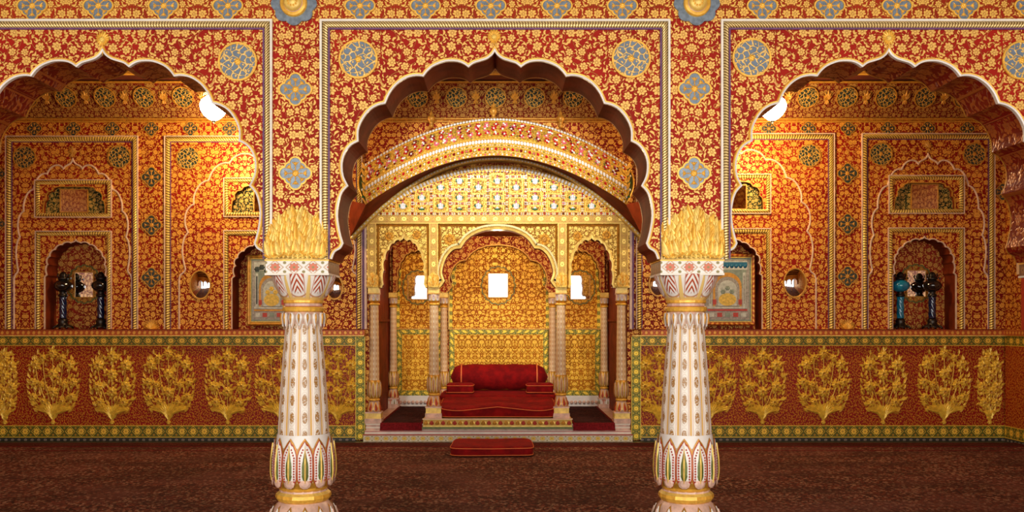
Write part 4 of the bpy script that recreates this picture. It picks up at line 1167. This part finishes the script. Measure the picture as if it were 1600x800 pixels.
# ---- canopy
YCF = YB-.52; DC = DF+YCF           # front edge of canopy
YCT = YB-.20; DT = DF+YCT           # crown line
YCM = YCF+.02
def cpt(t, v):
    """canopy face: t -1..1 across, v 0 crown .. 1 lower edge"""
    D = DT+(DC-DT)*(v**.8)
    px = 775+(205-2*v)*t
    yt = 184+72*abs(t)**1.9; yb = 243+76*abs(t)**1.9
    py = yt+(yb-yt)*v
    x, z = P(px, py, D); bul = .05*math.sin(PI*v)*1.0
    return Vector((x, D-DF-bul, z))
def cfr(t, v):
    a = cpt(t, v); dt = (cpt(min(1.02, t+.01), v)-cpt(t-.01, v)).normalized(); dv = (cpt(t, min(1, v+.02))-cpt(t, max(0, v-.02))).normalized()
    n_ = dt.cross(dv); n_.normalize()
    if n_.y > 0: n_ = -n_
    return a, dt, -dv, n_
mb = MB(); NT_, NV = 64, 8
g = [[mb.vert(cpt(2*i/NT_-1, j/NV)) for j in range(NV+1)] for i in range(NT_+1)]
for i in range(NT_):
    for j in range(NV): mb.face((g[i][j], g[i+1][j], g[i+1][j+1], g[i][j+1]), M['tympanum'], smooth=True)
# top and back skin, lower lip
top2 = [mb.vert(cpt(2*i/NT_-1, 0)+Vector((0, .2, -.03))) for i in range(NT_+1)]
for i in range(NT_): mb.face((g[i][0], g[i+1][0], top2[i+1], top2[i]), M['goldd'])
can = obj('canopy', mb, alc)
# soffit loft from lower edge to wall rib
def rib(t):
    px = 776+229*t; py = 246+125*abs(t)**2.05
    x, z = P(px, py, DF+YB-.14); return Vector((x, YB-.14, z))
mb = MB()
sr = []
for i in range(NT_+1):
    t = 2*i/NT_-1; a = cpt(t, 1); b = rib(t); sr.append([mb.vert(a), mb.vert(a+Vector((0, .03, -.004))), mb.vert((a+b)/2+Vector((0, .0, .03))), mb.vert(b)])
for i in range(NT_):
    for j in range(3): mb.face((sr[i][j], sr[i+1][j], sr[i+1][j+1], sr[i][j+1]), M['brown'], smooth=True)
for sg in (-1, 1):   # end brackets carrying the canopy
    a = cpt(sg, 1); b = rib(sg); c_ = P(776+sg*231, 313, DF+YB-.14)
    i0 = [mb.vert(p) for p in (a, b, Vector((c_[0], YB-.14, c_[1])))]; i1 = [mb.vert(p) for p in (a+Vector((0, .3, 0)), b+Vector((0, .14, 0)), Vector((c_[0], YB, c_[1])))]
    mb.face(i0, M['brown']); mb.face(i1, M['brown'])
    for k in range(3): mb.face((i0[k], i0[(k+1) % 3], i1[(k+1) % 3], i1[k]), M['brown'])
obj('soffit', mb, can)
mb = MB(); rp = [rib(2*i/NT_-1) for i in range(NT_+1)]
mb.sweep([(p.x, p.z) for p in rp], YB-.14, [(-.034, -.13), (-.034, .012), (-.016, .024), (0, .012), (0, -.01)], M['goldp'])
for i in range(96):
    t = 2*(i+.5)/96-1; p = rib(t); p2 = rib(t+.01); d = (p2-p).normalized(); ez = Vector((-d.z, 0, d.x))
    mb.gem(p-ez*.017+Vector((0, -.024, 0)), d, ez, .012, .009, M['silver'] if abs(t) < .55 else M['cream'], 7, .5)
obj('beaded_rib', mb, can)
# end caps (leaf scrolls)
for sg in (-1, 1):
    mb = MB()
    P0 = [cpt(sg, v/8) for v in range(9)]
    for v in range(8):
        a, b = P0[v], P0[v+1]; f0, f1 = math.sin(PI*v/8), math.sin(PI*(v+1)/8)
        o0 = a+Vector((sg*.07*f0, .02, 0)); o1 = b+Vector((sg*.07*f1, .02, 0))
        mb.quad(a, b, o1, o0, M['greenp']); mb.quad(o0, o1, b+Vector((0, .25, 0)), a+Vector((0, .25, 0)), M['goldd'])
    mb.tube([a_+Vector((sg*.07*math.sin(PI*k/8), 0, 0)) for k, a_ in enumerate(P0)], .01, M['gold'], 6)
    for k in range(5):
        c = cpt(sg, .15+.17*k); mb.leaf(c.x+sg*.005, c.z, c.y-.01, PI/2 if sg > 0 else PI/2, .09, .03, M['gold'], .012, bend=-sg*.7)
        mb.gem(c+Vector((sg*.03, -.01, 0)), EX, EZ, .012, .015, M['silver' if k % 2 else 'green'], 6, .5)
    obj('end_scroll', mb, can)
mb = MB()
def cg(t, v, rx, ry, m_, n=7, h=.6):
    a, ex, ez, en = cfr(t, v); mb.gem(a+en*.003, ex, ez, rx, ry, M[m_], n, h)
N1 = 86
for k in range(N1):
    t = 2*(k+.5)/N1-1
    cg(t, .055, .0165, .022, 'silver', 8)
obj('crown_bead_row', mb, can); mb = MB()
for k in range(N1):
    t = 2*(k+.5)/N1-1
    cg(t, .64, .0165, .027, 'silver', 8)
obj('teardrop_row', mb, can); mb = MB()
for k in range(60):
    t = 2*(k+.5)/60-1
    cg(t, .97, .011, .012, 'silver' if k % 3 else 'pink', 6)
for k in range(112):
    t = 2*(k+.5)/112-1; cg(t, .74, .008, .008, ('silver', 'green', 'silver')[k % 3], 5); cg(t, .915, .007, .007, ('silver', 'pink', 'silver', 'green')[k % 4], 5)
for k in range(31):
    t = 2*(k+.5)/31-1; cg(t, .835, .017, .018, ('red', 'red', 'dred', 'red')[k % 4], 8)
    cg(t+1/31, .835, .011, .013, ('silver', 'pink')[k % 2], 6)
    for dx in (-.008, .008):
        for dv in (-.03, .03): cg(t+1/31+dx, .835+dv, .005, .006, 'green', 5)
obj('mirror_bead_rows', mb, can)
mb = MB(); rnd = random.Random(12)
for row, (v, n, ph) in enumerate(((.185, 29, 0), (.315, 30, .5), (.44, 31, 0))):
    for k in range(n):
        t = 2*(k+.5+ph*.5)/n-1
        if abs(t) > .97: continue
        v_ = v+rnd.uniform(-.02, .02); cg(t, v_, .013, .014, 'silver', 7)
        c1 = rnd.choice(('red', 'dred', 'red', 'pink', 'red'))
        for j in range(5):
            if rnd.random() < .18: continue
            a = 2*PI*j/5+rnd.random()*.6; cg(t+.0140*math.cos(a), v_+.050*math.sin(a), .0142, .0142, c1 if rnd.random() < .75 else rnd.choice(('pink', 'dred', 'silver')), 7)
for _ in range(420):
    t = rnd.uniform(-.97, .97); v = rnd.uniform(.13, .54); cg(t, v, rnd.uniform(.005, .009), rnd.uniform(.004, .007), rnd.choice(('green', 'green', 'silver', 'pink', 'green')), 5)
obj('glass_flower_inlay', mb, can)
mb = MB()
for v in (.105, .565, .71, .775, .89): 
    pts = []
    for i in range(NT_+1):
        a, ex, ez, en = cfr(max(-.995, min(.995, 2*i/NT_-1)), v); pts.append(a+en*.002)
    mb.tube(pts, .0045, M['gold'], 5)
obj('gilded_lines', mb, can)
# finials standing along the crown
mb = MB(); mb.lathe([(.010, 0), (.025, .01), (.03, .03), (.018, .05), (.028, .07), (.045, .10), (.04, .13), (.015, .15), (.02, .165), (.008, .19), (.001, .22)], 14, M['goldd'])
fn = Stamp('finial', mb)
for px, py in ((674, 199), (771, 187), (876, 199)):
    x, z = P(px, py, DF+YCT+.05); fn.put(alc, x, YCT+.05, z-.01)
# border pilasters beside the facade (striped)
for grp in (((567.5, 570.5, 'purple'), (570.5, 574, 'cream2')), ((983, 986.5, 'cream2'), (986.5, 989.5, 'purple'))):
    mb = MB()
    for a, b, m_ in grp: mb.box(B(a, 0)[0], B(b, 0)[0], YB-.05, YB+.02, B(0, 514)[1], B(0, 345)[1], M[m_])
    obj('side_strip', mb, alc)

# ================================================================== MIRRORS
def flat_mirror(px0, px1, py0, py1, D, label, fw=.012, fm='goldd', group=None, tilt=0):
    x0, z1 = P(px0, py0, D); x1, z0 = P(px1, py1, D); y = D-DF
    cx, cz_ = (x0+x1)/2, (z0+z1)/2
    t = thing('wall_mirror', label, 'mirror', (cx, y, z0), group)
    mb = MB(); mb.box(x0, x1, y-.010, y, z0, z1, M['mirror']); obj('glass', mb, t)
    mb = MB(); mb.sweep([(x0, z0), (x0, z1), (x1, z1), (x1, z0)], y, flat_prof(0, fw, .016), M[fm], closed=True); obj('frame', mb, t)
    return t
DN = DB+ND-.001; DU = DB+.05-.001
flat_mirror(118, 146, 426, 464, DN, 'rectangular mirror behind the two lamps in the left niche')
flat_mirror(1417, 1445, 423, 463, DN, 'rectangular mirror behind the blue lamp in the right niche')
flat_mirror(96, 137, 297, 331, DU, 'small wide mirror in the panel above the left lamp niche')
flat_mirror(1424, 1464, 289, 326, DU, 'small wide mirror in the panel above the right lamp niche')
flat_mirror(398, 440, 296, 331, DU, 'small wide mirror in the panel above the left picture niche')
flat_mirror(1112, 1165, 290, 326, DU, 'small wide mirror in the panel above the right picture niche')
def W2(a): return a
DM = DF+YW-.021
flat_mirror(763.5, 793, 428, 464, DM, 'bright mirror at the middle of the golden wall above the red bolster')
flat_mirror(638, 667, 431, 467, DM, 'bright mirror seen through the left arch of the throne alcove')
flat_mirror(892, 921, 431, 467, DM, 'bright mirror seen through the right arch of the throne alcove')
def oval_mirror(px, py, rx, rz, label, D=DB-.002):
    x, z = P(px, py, D); y = D-DF; s = FPX/D
    t = thing('oval_mirror', label, 'mirror', (x, y, z-rz/s), 'oval mirrors of the rear wall')
    N = 32; mb = MB(); rings = []
    for f, d in ((1, .004), (.8, .016), (.5, .026), (.2, .031)):
        rings.append([mb.vert((x+rx/s*f*math.cos(2*PI*k/N), y-d, z+rz/s*f*math.sin(2*PI*k/N))) for k in range(N)])
    for a, b in zip(rings, rings[1:]):
        for k in range(N): mb.face((a[k], a[(k+1) % N], b[(k+1) % N], b[k]), M['mirror'], smooth=True)
    mb.face(rings[-1], M['mirror'], smooth=True); obj('glass', mb, t)
    mb = MB(); mb.sweep([(x+rx/s*math.cos(-2*PI*k/N), z+rz/s*math.sin(-2*PI*k/N)) for k in range(N)], y, flat_prof(-.002, .012, .012), M['goldd'], closed=True); obj('rim', mb, t)
oval_mirror(313, 445, 15.5, 21.5, 'convex oval mirror on the red wall left of the left picture')
oval_mirror(523, 449, 12, 18, 'convex oval mirror half hidden behind the left marble column')
oval_mirror(1242, 442, 17, 22, 'convex oval mirror on the red wall right of the right picture')
oval_mirror(1028, 443, 13, 19, 'convex oval mirror hidden behind the right marble column')
# ornate field around the niche and alcove mirrors
def cartouche(px, py, r, D, parent, m_='goldd'):
    x, z = P(px, py, D); y = D-DF; s = FPX/D; mb = MB(); r = r/s
    out_ = []
    for k in range(64):
        t = 2*PI*k/64; rr = r*(.92+.08*abs(math.cos(8*t))); out_.append((x+rr*math.cos(t), z+rr*1.12*math.sin(t)))
    mb.sweep(list(reversed(out_)), y, flat_prof(-.006, .006, .008), M['greenp'], closed=True)
    for k in range(16):
        t = 2*PI*k/16; mb.rosette(x+r*.84*math.cos(t), z+r*.94*math.sin(t), y-.001, r*.13, M['gold'] if m_ == 'gold' else M[m_], 6, .008)
    obj('cartouche', mb, parent)
cartouche(778.5, 446, 27, DM, alc, 'gold'); cartouche(652.5, 449, 24, DM, alc, 'gold'); cartouche(906.5, 449, 24, DM, alc, 'gold')
cartouche(132, 444, 27, DN, back); cartouche(1431, 443, 27, DN, back)

# ================================================================== PICTURES
def picture(px0, px1, py0, py1, label, teal):
    D = DB+.12; y = D-DF; x0, z1 = P(px0, py0, D); x1, z0 = P(px1, py1, D); cx = (x0+x1)/2; W = x1-x0; Hh = z1-z0
    t = thing('framed_picture', label, 'picture', (cx, y, z0), 'painted pictures in the niches')
    mb = MB(); mb.box(x0, x1, y-.01, y+.012, z0, z1, M['grey']); obj('backing_board', mb, t)
    mb = MB()
    mb.sweep([(x0, z0), (x0, z1), (x1, z1), (x1, z0)], y-.01, [(-.035, 0), (-.03, .014), (-.012, .02), (0, .01), (.004, 0)], M['bando' if teal else 'goldd'], closed=True)
    mb.sweep([(x0, z0), (x0, z1), (x1, z1), (x1, z0)], y-.01, flat_prof(-.045, -.035, .010), M['yellow'], closed=True)
    obj('frame', mb, t)
    mb = MB(); yy = y-.0105
    def r(a, b, c, d, m_, k=1): mb.box(x0+a*W, x0+b*W, yy-.0012*k, yy, z0+c*Hh, z0+d*Hh, M[m_])
    r(.05, .95, .04, .96, 'greygreen'); r(.10, .90, .08, .92, 'grey', 2); r(.14, .86, .78, .90, 'skyp', 3)
    # cusped court arch with lotus throne inside
    r(.16, .84, .52, .78, 'greygreen', 3)
    for a in (.17, .78): r(a, a+.05, .26, .74, 'skyp', 4); r(a+.012, a+.038, .3, .7, 'dark' if not teal else 'grey', 5)
    def archp(c, hw, zb, zs, zt, m_, k):
        pts = [(x0+(c-hw)*W, z0+zb*Hh)]+[(x0+(c+hw*math.cos(PI-PI*i/14))*W, z0+(zs+(zt-zs)*math.sin(PI*i/14))*Hh) for i in range(15)]+[(x0+(c+hw)*W, z0+zb*Hh)]
        mb.prism(pts, yy-.0012*k, yy, M[m_])
    archp(.5, .26, .26, .54, .74, 'goldd', 4); archp(.5, .22, .26, .52, .68, 'grey', 5); archp(.5, .17, .27, .5, .63, 'skyp', 6); 
    mb.prism([(x0+(.5+.16*math.cos(a))*W, z0+(.36+.09*math.sin(a))*Hh) for a in [2*PI*k/16 for k in range(16)]], yy-.0084, yy, M['yellow'])
    for cx_, cz_ in ((.42, .47), (.58, .47), (.5, .52)): mb.rosette(x0+cx_*W, z0+cz_*Hh, yy-.0084, .03, M['greygreen'] if teal else M['yellow'], 6, .003)
    r(.14, .86, .235, .265, 'skyp', 5); r(.14, .86, .20, .225, 'redp' if teal else 'goldd', 5); r(.14, .86, .10, .19, 'grey', 4)
    for k in range(5): r(.17+.145*k, .17+.145*k+.09, .115, .175, ('skyp', 'redp', 'greygreen', 'redp', 'skyp')[k], 6)
    for a in (.235, .70): r(a, a+.065, .29, .36, 'redp', 6)
    if teal:
        r(.14, .86, .83, .885, 'cloth', 5)
        for k in range(9): mb.lathe([(.022, 0), (.022, -.002), (.001, -.003)], 10, M['cloth'], c=(x0+(.18+.08*k)*W, yy-.006, z0+.83*Hh), axis='y', capb=False, capt=False)
    else:
        for k in range(7): mb.rosette(x0+(.2+.1*k)*W, z0+(.80+.03*math.sin(k*2))*Hh, yy-.004, .035, M['slated'], 6, .003)
    obj('painting', mb, t)
picture(387, 463, 399, 508, 'gold framed miniature painting of a palace in the niche behind the left marble column', False)
picture(1093, 1179, 397, 508, 'framed palace painting with teal curtain in the niche behind the right marble column', True)

# ================================================================== GLASS LAMPS IN THE NICHES
def glass_lamp(px, pyb, label, glass, bowl):
    D = DB+.02; x, _ = P(px, 0, D); s = FPX/D; q = 1/s; z0 = B(0, 514.5)[1]+.001; y = D-DF+.07
    t = thing('glass_lamp', label, 'lamp', (x, y, z0), 'glass lamps in the niches')
    mb = MB(); c = (x, y, z0)
    mb.lathe([(13*q, 2.5*q), (11.5*q, 4.5*q), (8*q, 7*q), (6.5*q, 10*q), (7.5*q, 12.5*q), (6.5*q, 15*q), (5*q, 17*q)], 24, M['bronze'], c=c, mod=lambda a, z: 1+(.18*math.cos(4*a) if z < 6*q else 0))
    for k in range(4):
        a = PI/4+k*PI/2; xx, yy = 13*q*math.cos(a), 13*q*math.sin(a)
        mb.tube([(x+xx*.6, y+yy*.6, z0+6*q), (x+xx, y+yy, z0+4*q), (x+xx*1.18, y+yy*1.18, z0+1.2*q)], 1.6*q, M['bronze'], 6)
    obj('foot', mb, t)
    mb = MB()
    tw = lambda a, z: 1+.08*math.cos(5*a+z*60)
    mb.lathe([(5.2*q, (17+i*34/20)*q) for i in range(21)], 30, M[glass], c=c, mod=tw); obj('stem', mb, t)
    mb = MB(); mb.lathe([(5*q, 50.5*q), (7*q, 52*q), (6.5*q, 54*q), (4.5*q, 57*q), (6*q, 59*q)], 16, M['bronze'], c=c); obj('collar', mb, t)
    mb = MB()
    mb.lathe([(5*q, 58.5*q), (10*q, 61*q), (13*q, 65*q), (13.8*q, 69*q), (12.5*q, 72.5*q), (8*q, 76*q), (5*q, 77.5*q)], 36, M[bowl], c=c, mod=lambda a, z: 1+.035*math.cos(9*a+z*45)); obj('bowl', mb, t)
    mb = MB()
    mb.lathe([(5.5*q, 77*q), (7.5*q, 78*q), (7.5*q, 81*q), (5*q, 82*q), (6*q, 85*q), (4*q, 88*q), (2*q, 90*q)], 18, M['bronze'], c=c)
    for k in range(6):
        a = k*PI/3; mb.tube([(x+6*q*math.cos(a), y+6*q*math.sin(a), z0+79*q), (x+9*q*math.cos(a), y+9*q*math.sin(a), z0+84*q), (x+8*q*math.cos(a), y+8*q*math.sin(a), z0+87*q)], .8*q, M['bronze'], 5)
    mb.tube([(x+6*q, y, z0+80*q), (x+12*q, y, z0+80*q)], .6*q, M['bronze'], 5); mb.lathe([(1.8*q, -.4*q), (1.8*q, .4*q)], 10, M['bronze'], c=(x+12*q, y, z0+80*q), axis='x')
    obj('burner', mb, t)
glass_lamp(94, 513, 'dark glass oil lamp on the left of the mirror in the left niche', 'navy', 'black')
glass_lamp(153.3, 513, 'dark glass oil lamp on the right of the mirror in the left niche', 'navy', 'black')
glass_lamp(1411, 513, 'turquoise blue glass oil lamp in the right niche', 'blue', 'blue')
glass_lamp(1461, 513, 'dark glass oil lamp beside the turquoise one in the right niche', 'navy', 'black')

# ================================================================== HANGING ELECTRIC LAMPS
shade_m = plain('glowing frosted glass', (1, .95, .85), .5, emis=(1, .90, .74, 14))
def hanging_lamp(px, label):
    D = 9.45; s = FPX/D; q = 1/s; x = (px-VPX)/s; y = D-DF; zt = H+(500-192)/s
    t = thing('hanging_lamp', label, 'lamp', (x, y, zt), 'hanging lamps beside the arches')
    c = (x, y, zt)
    mb = MB()
    mb.lathe([(2*q, 3*q), (8*q, 6*q), (15*q, 12*q), (20*q, 20*q), (21.5*q, 28*q), (19*q, 34*q), (13*q, 39*q), (9*q, 42*q), (10*q, 45*q)], 40, shade_m, c=c, mod=lambda a, z: 1+.03*math.cos(8*a), capt=False)
    obj('glass_shade', mb, t)
    mb = MB(); mb.lathe([(.5*q, -1*q), (2*q, 0), (3*q, 2*q), (2.6*q, 4*q)], 12, M['bronze'], c=c); obj('finial', mb, t)
    mb = MB(); mb.lathe([(8*q, 42*q), (11*q, 43*q), (10.5*q, 46*q), (5*q, 48*q), (2*q, 52*q), (2*q, 56*q), (3.5*q, 58*q), (1.2*q, 60*q)], 16, M['gold'], c=c)
    for k in range(8):
        a = k*PI/4; xx, yy = math.cos(a), math.sin(a)
        mb.tube([(x+9*q*xx, y+9*q*yy, zt+44*q), (x+15*q*xx, y+15*q*yy, zt+46*q), (x+17*q*xx, y+17*q*yy, zt+43*q)], 1.6*q, M['goldp'], 6)
    obj('gallery', mb, t)
    mb = MB(); mb.tube([(x, y, zt+58*q), (x, y, ZC-.02)], .9*q, M['goldd'], 8); mb.lathe([(5*q, 0), (4*q, -.03)], 16, M['goldd'], c=(x, y, ZC-.001)); obj('rod', mb, t)
    l = bpy.data.lights.new('lamp_light', 'POINT'); l.energy = LAMP_POWER; l.color = (1, .70, .34); l.shadow_soft_size = .16
    lo = bpy.data.objects.new('lamp_light', l); C.objects.link(lo); lo.parent = t; lo.location = (0, 0, -.2)
hanging_lamp(334, 'glowing white glass lamp at the right edge of the left arch')
hanging_lamp(1207, 'glowing white glass lamp at the left edge of the right arch')

def added_spot(x, y, z, tx, ty, tz, power, ang, label):  # unseen fixture, added because the jewelled canopy was too dull
    t = thing('added_spotlight', label, 'lamp', (x, y, z)); d = Vector((tx-x, ty-y, tz-z)).normalized()
    a = Vector((x, y, z)); mb = MB(); mb.tube([a, a-d*.05, a-d*.16], lambda u: .05-.012*u, M['bronze'], 16); obj('housing', mb, t)
    mb = MB(); mb.tube([a-d*.1, Vector((x, y, ZC+.0))-Vector((0, 0, .001))], .008, M['bronze'], 6); obj('stem', mb, t)
    l = bpy.data.lights.new('added_spot_light', 'SPOT'); l.energy = power; l.color = (1, .95, .86); l.spot_size = ang; l.spot_blend = .6; l.shadow_soft_size = .05
    o = bpy.data.objects.new('added_spot_light', l); C.objects.link(o); o.parent = t; o.location = d*.03; o.rotation_euler = d.to_track_quat('-Z', 'Y').to_euler()
added_spot(cx_:=B(777, 0)[0]-.5, 1.2, ZC-.32, cx_+.5, YB, 2.62, 230, math.radians(44), 'unseen spot added to brighten the left half of the jewelled canopy')
added_spot(cx_:=B(777, 0)[0]+.5, 1.2, ZC-.32, cx_-.5, YB, 2.62, 230, math.radians(44), 'unseen spot added to brighten the right half of the jewelled canopy')
# unseen warm lamps added behind the facade to brighten the golden wall
for px, pw in ((631, 9), (777, 22), (924, 9)):
    x = B(px, 0)[0]; y = YB+.45; mb = MB()
    mb.lathe([(.05, 0), (.055, -.03), (.03, -.05)], 16, M['bronze'], c=(x, y, ZA-.002)); o = obj('added_ceiling_lamp', mb, alc)
    l = bpy.data.lights.new('added_alcove_light', 'POINT'); l.energy = pw; l.color = (1, .76, .42); l.shadow_soft_size = .05
    lo = bpy.data.objects.new('added_alcove_light', l); C.objects.link(lo); lo.parent = o; lo.location = (x-ORG[alc.name][0], y-ORG[alc.name][1], ZA-.12-ORG[alc.name][2])

# ================================================================== CUSHIONS
def softbox(mb, cx, cy, cz_, sx, sy, sz, e=.28, mat=None, warp=None, n=28):
    mat = mat or M['velvet']
    def sp(v, p): return math.copysign(abs(v)**p, v)
    rows = []
    for i in range(n//2+1):
        ph = -PI/2+PI*i/(n//2)
        row = []
        for k in range(n*2):
            th = 2*PI*k/(n*2)
            X = sx*sp(math.cos(ph), e)*sp(math.cos(th), e); Y = sy*sp(math.cos(ph), e)*sp(math.sin(th), e); Z = sz*sp(math.sin(ph), e*1.3)
            p = Vector((X, Y, Z))
            if warp: p = warp(p)
            row.append(mb.vert((cx+p.x, cy+p.y, cz_+p.z)))
        rows.append(row)
    m = n*2
    for i in range(len(rows)-1):
        for k in range(m): mb.face((rows[i][k], rows[i][(k+1) % m], rows[i+1][(k+1) % m], rows[i+1][k]), mat, smooth=True)
def loop(cx, cy, z, sx, sy, e, warp, n=72, Zl=0):
    pts = []
    for k in range(n):
        th = 2*PI*k/n; c, s = math.cos(th), math.sin(th)
        p = Vector((sx*math.copysign(abs(c)**e, c), sy*math.copysign(abs(s)**e, s), Zl))
        if warp: p = warp(p)
        pts.append((cx+p.x, cy+p.y, z+p.z))
    return pts
def cushion(name, label, cx, y0, y1, z0, z1, hw, warp=None, e=.22, pipes=(.8,), cat='cushion', group=None):
    cy, cz_ = (y0+y1)/2, (z0+z1)/2; sy, sz = (y1-y0)/2, (z1-z0)/2
    t = thing(name, label, cat, (cx, cy, z0), group)
    mb = MB(); softbox(mb, cx, cy, cz_, hw, sy, sz, e, warp=warp); obj('cover', mb, t)
    for f in pipes:
        k = (1-abs(f)**(2/(e*1.3)))**(e/2)
        mb = MB(); mb.tube(loop(cx, cy, cz_, hw*k+.003, sy*k+.003, e, warp, Zl=sz*f), .0045, M['orange'], 6, closed=True); obj('piping', mb, t)
    return t
cxT = B(777.5, 0)[0]
# footstool cushion on the carpet
x0, _ = P(703, 0, 8.98); x1, _ = P(834, 0, 8.98)
def wf(p): return Vector((p.x*(1-.02*(p.y > 0)), p.y+.012*math.sin(p.x*6), p.z*(1-.15*math.exp(-(p.x/.25)**2)*(p.z > 0))))
cushion('floor_cushion', 'long flat red velvet cushion lying on the carpet before the throne', (x0+x1)/2, 8.96-DF, 9.62-DF, .012, .125, (x1-x0)/2, wf, pipes=(.55, -.7))
# seat cushion in front
def wm(p):
    t = (p.y+.42)/.84
    up = .075*t*(1 if p.z > 0 else .25)
    return Vector((p.x, p.y+.02*math.cos(p.x*5.5), p.z+up+(.02*math.cos(p.x*7)*(p.z > 0))-(.035*math.exp(-((p.x+.02)/.3)**2)*(p.z > 0)*(t > .2))))
x0, _ = P(686, 0, 10.12); x1, _ = P(869, 0, 10.12)
cushion('seat_cushion', 'broad sagging red velvet seat cushion at the front of the throne', (x0+x1)/2, YB-.12, YB+.66, .268, .40, (x1-x0)/2, wm, pipes=(.55, -.8))
# seat base cloth
t = thing('seat_cloth', 'plain dark red velvet covered seat under the bolster and side cushions', 'seat', (cxT, YB+1.3, .264))
mb = MB(); softbox(mb, cxT, YB+1.24, .36, .735, .50, .098, .18); obj('cover', mb, t)
mb = MB(); mb.tube(loop(cxT, YB+1.24, .36, .74, .505, .18, None, Zl=.03), .0045, M['orange'], 6, closed=True); obj('piping', mb, t)
# bolster
DQ = 11.78; sQ = FPX/DQ; bx, _ = P(780, 0, DQ); rB = .165; L2 = 76/sQ; zB = .470+rB
t = thing('bolster', 'large round red velvet bolster against the golden wall', 'bolster', (bx, DQ-DF, .46))
mb = MB(); pr = []
for i in range(25):
    u = -1+2*i/24; r = rB*(1-.0*u)*(1-abs(u)**9)**.5 if abs(u) < 1 else .002
    if abs(u) < 1: r = max(r, rB*.3)*(1+.03*math.sin(i*1.3))
    pr.append((r, u*L2))
mb.lathe(pr, 40, M['velvet'], c=(bx, DQ-DF, zB), axis='x'); obj('cover', mb, t)
for sg in (-1, 1):
    mb = MB(); u = sg*.77*L2; mb.lathe([(rB*1.035, u-.008), (rB*1.06, u), (rB*1.035, u+.008)], 40, M['orange'], c=(bx, DQ-DF, zB), axis='x', capb=False, capt=False); obj('piping', mb, t)
# side cushions
for px, lab in ((718.5, 'small boxy red velvet cushion on the left side of the throne seat'), (844, 'small boxy red velvet cushion on the right side of the throne seat')):
    D = 11.2; x, _ = P(px, 0, D)
    cushion('side_cushion', lab, x, D-DF, D-DF+.30, .460, .585, .168, None, .2, pipes=(.6, -.75), group='side cushions of the throne')

# ================================================================== CARPETS
t = thing('carpet', 'large worn red brown patterned carpet covering the hall floor', 'carpet', (0, 0, 0))
yc = YB-.30
mb = MB(); mb.box(XL+.05, XR-.05, -6.6, yc, .0005, .012, M['carpet']); obj('field', mb, t)
mb = MB(); 
mb.box(XL+.05, XR-.05, yc-.62, yc-.59, .011, .0145, M['rugedge']); mb.box(XL+.05, XR-.05, yc-.30, yc-.0, .011, .0140, M['carpetb']); mb.box(XL+.05, XR-.05, yc-.33, yc-.30, .011, .0148, M['rugedge'])
obj('border', mb, t)
for sgn, pa, pb, lab in ((-1, 596, 661, 'dark maroon rug in the left bay of the throne alcove'), (1, 894, 959, 'dark maroon rug in the right bay of the throne alcove')):
    x0, x1 = P(pa, 0, DB)[0], P(pb, 0, DB)[0]
    t = thing('alcove_rug', lab, 'rug', ((x0+x1)/2, YB, ZP), 'rugs in the side bays')
    mb = MB(); N = 16; rows = []
    prof_ = [(YW-.06, ZP+.012), (YB-.02, ZP+.012), (YB-.085, ZP+.012), (YB-.108, ZP-.002), (YB-.125, ZP-.05), (YB-.15, ZP-.072)]
    for y, z in prof_:
        row = []
        for k in range(N+1):
            u = k/N; wv = .006*math.sin(u*17+y*3)*(z < ZP); row.append(mb.vert((x0+(x1-x0)*u, y-abs(wv), z)))
        rows.append(row)
    for i in range(len(rows)-1):
        for k in range(N): mb.face((rows[i][k], rows[i][k+1], rows[i+1][k+1], rows[i+1][k]), M['rug'] if i < 2 else M['rugedge'], smooth=True)
    mb.box(x0, x1, YB-.08, YW-.06, ZP+.001, ZP+.011, M['rug']); obj('pile', mb, t)
    mb = MB()
    for a, b in ((x0-.004, x0+.02), (x1-.02, x1+.004)): mb.box(a, b, YB-.08, YW-.06, ZP+.0105, ZP+.016, M['rugedge'])
    obj('edging', mb, t)
# dark threshold runner in front of the dais
mb = MB(); x0, x1 = B(560, 0)[0], B(998, 0)[0]
mb.box(x0, x1, YB-.29, YB-.19, .0008, .010, M['dark'])
mb.quad((x0, YB-.29, .0105), (x1, YB-.29, .0105), (x1, YB-.19, .0105), (x0, YB-.19, .0105), M['bandk'], [(x0, 0), (x1, 0), (x1, 1), (x0, 1)])
o = obj('threshold_strip', mb); tag(o, 'narrow black strip with pale dots along the foot of the throne steps', 'floor strip')
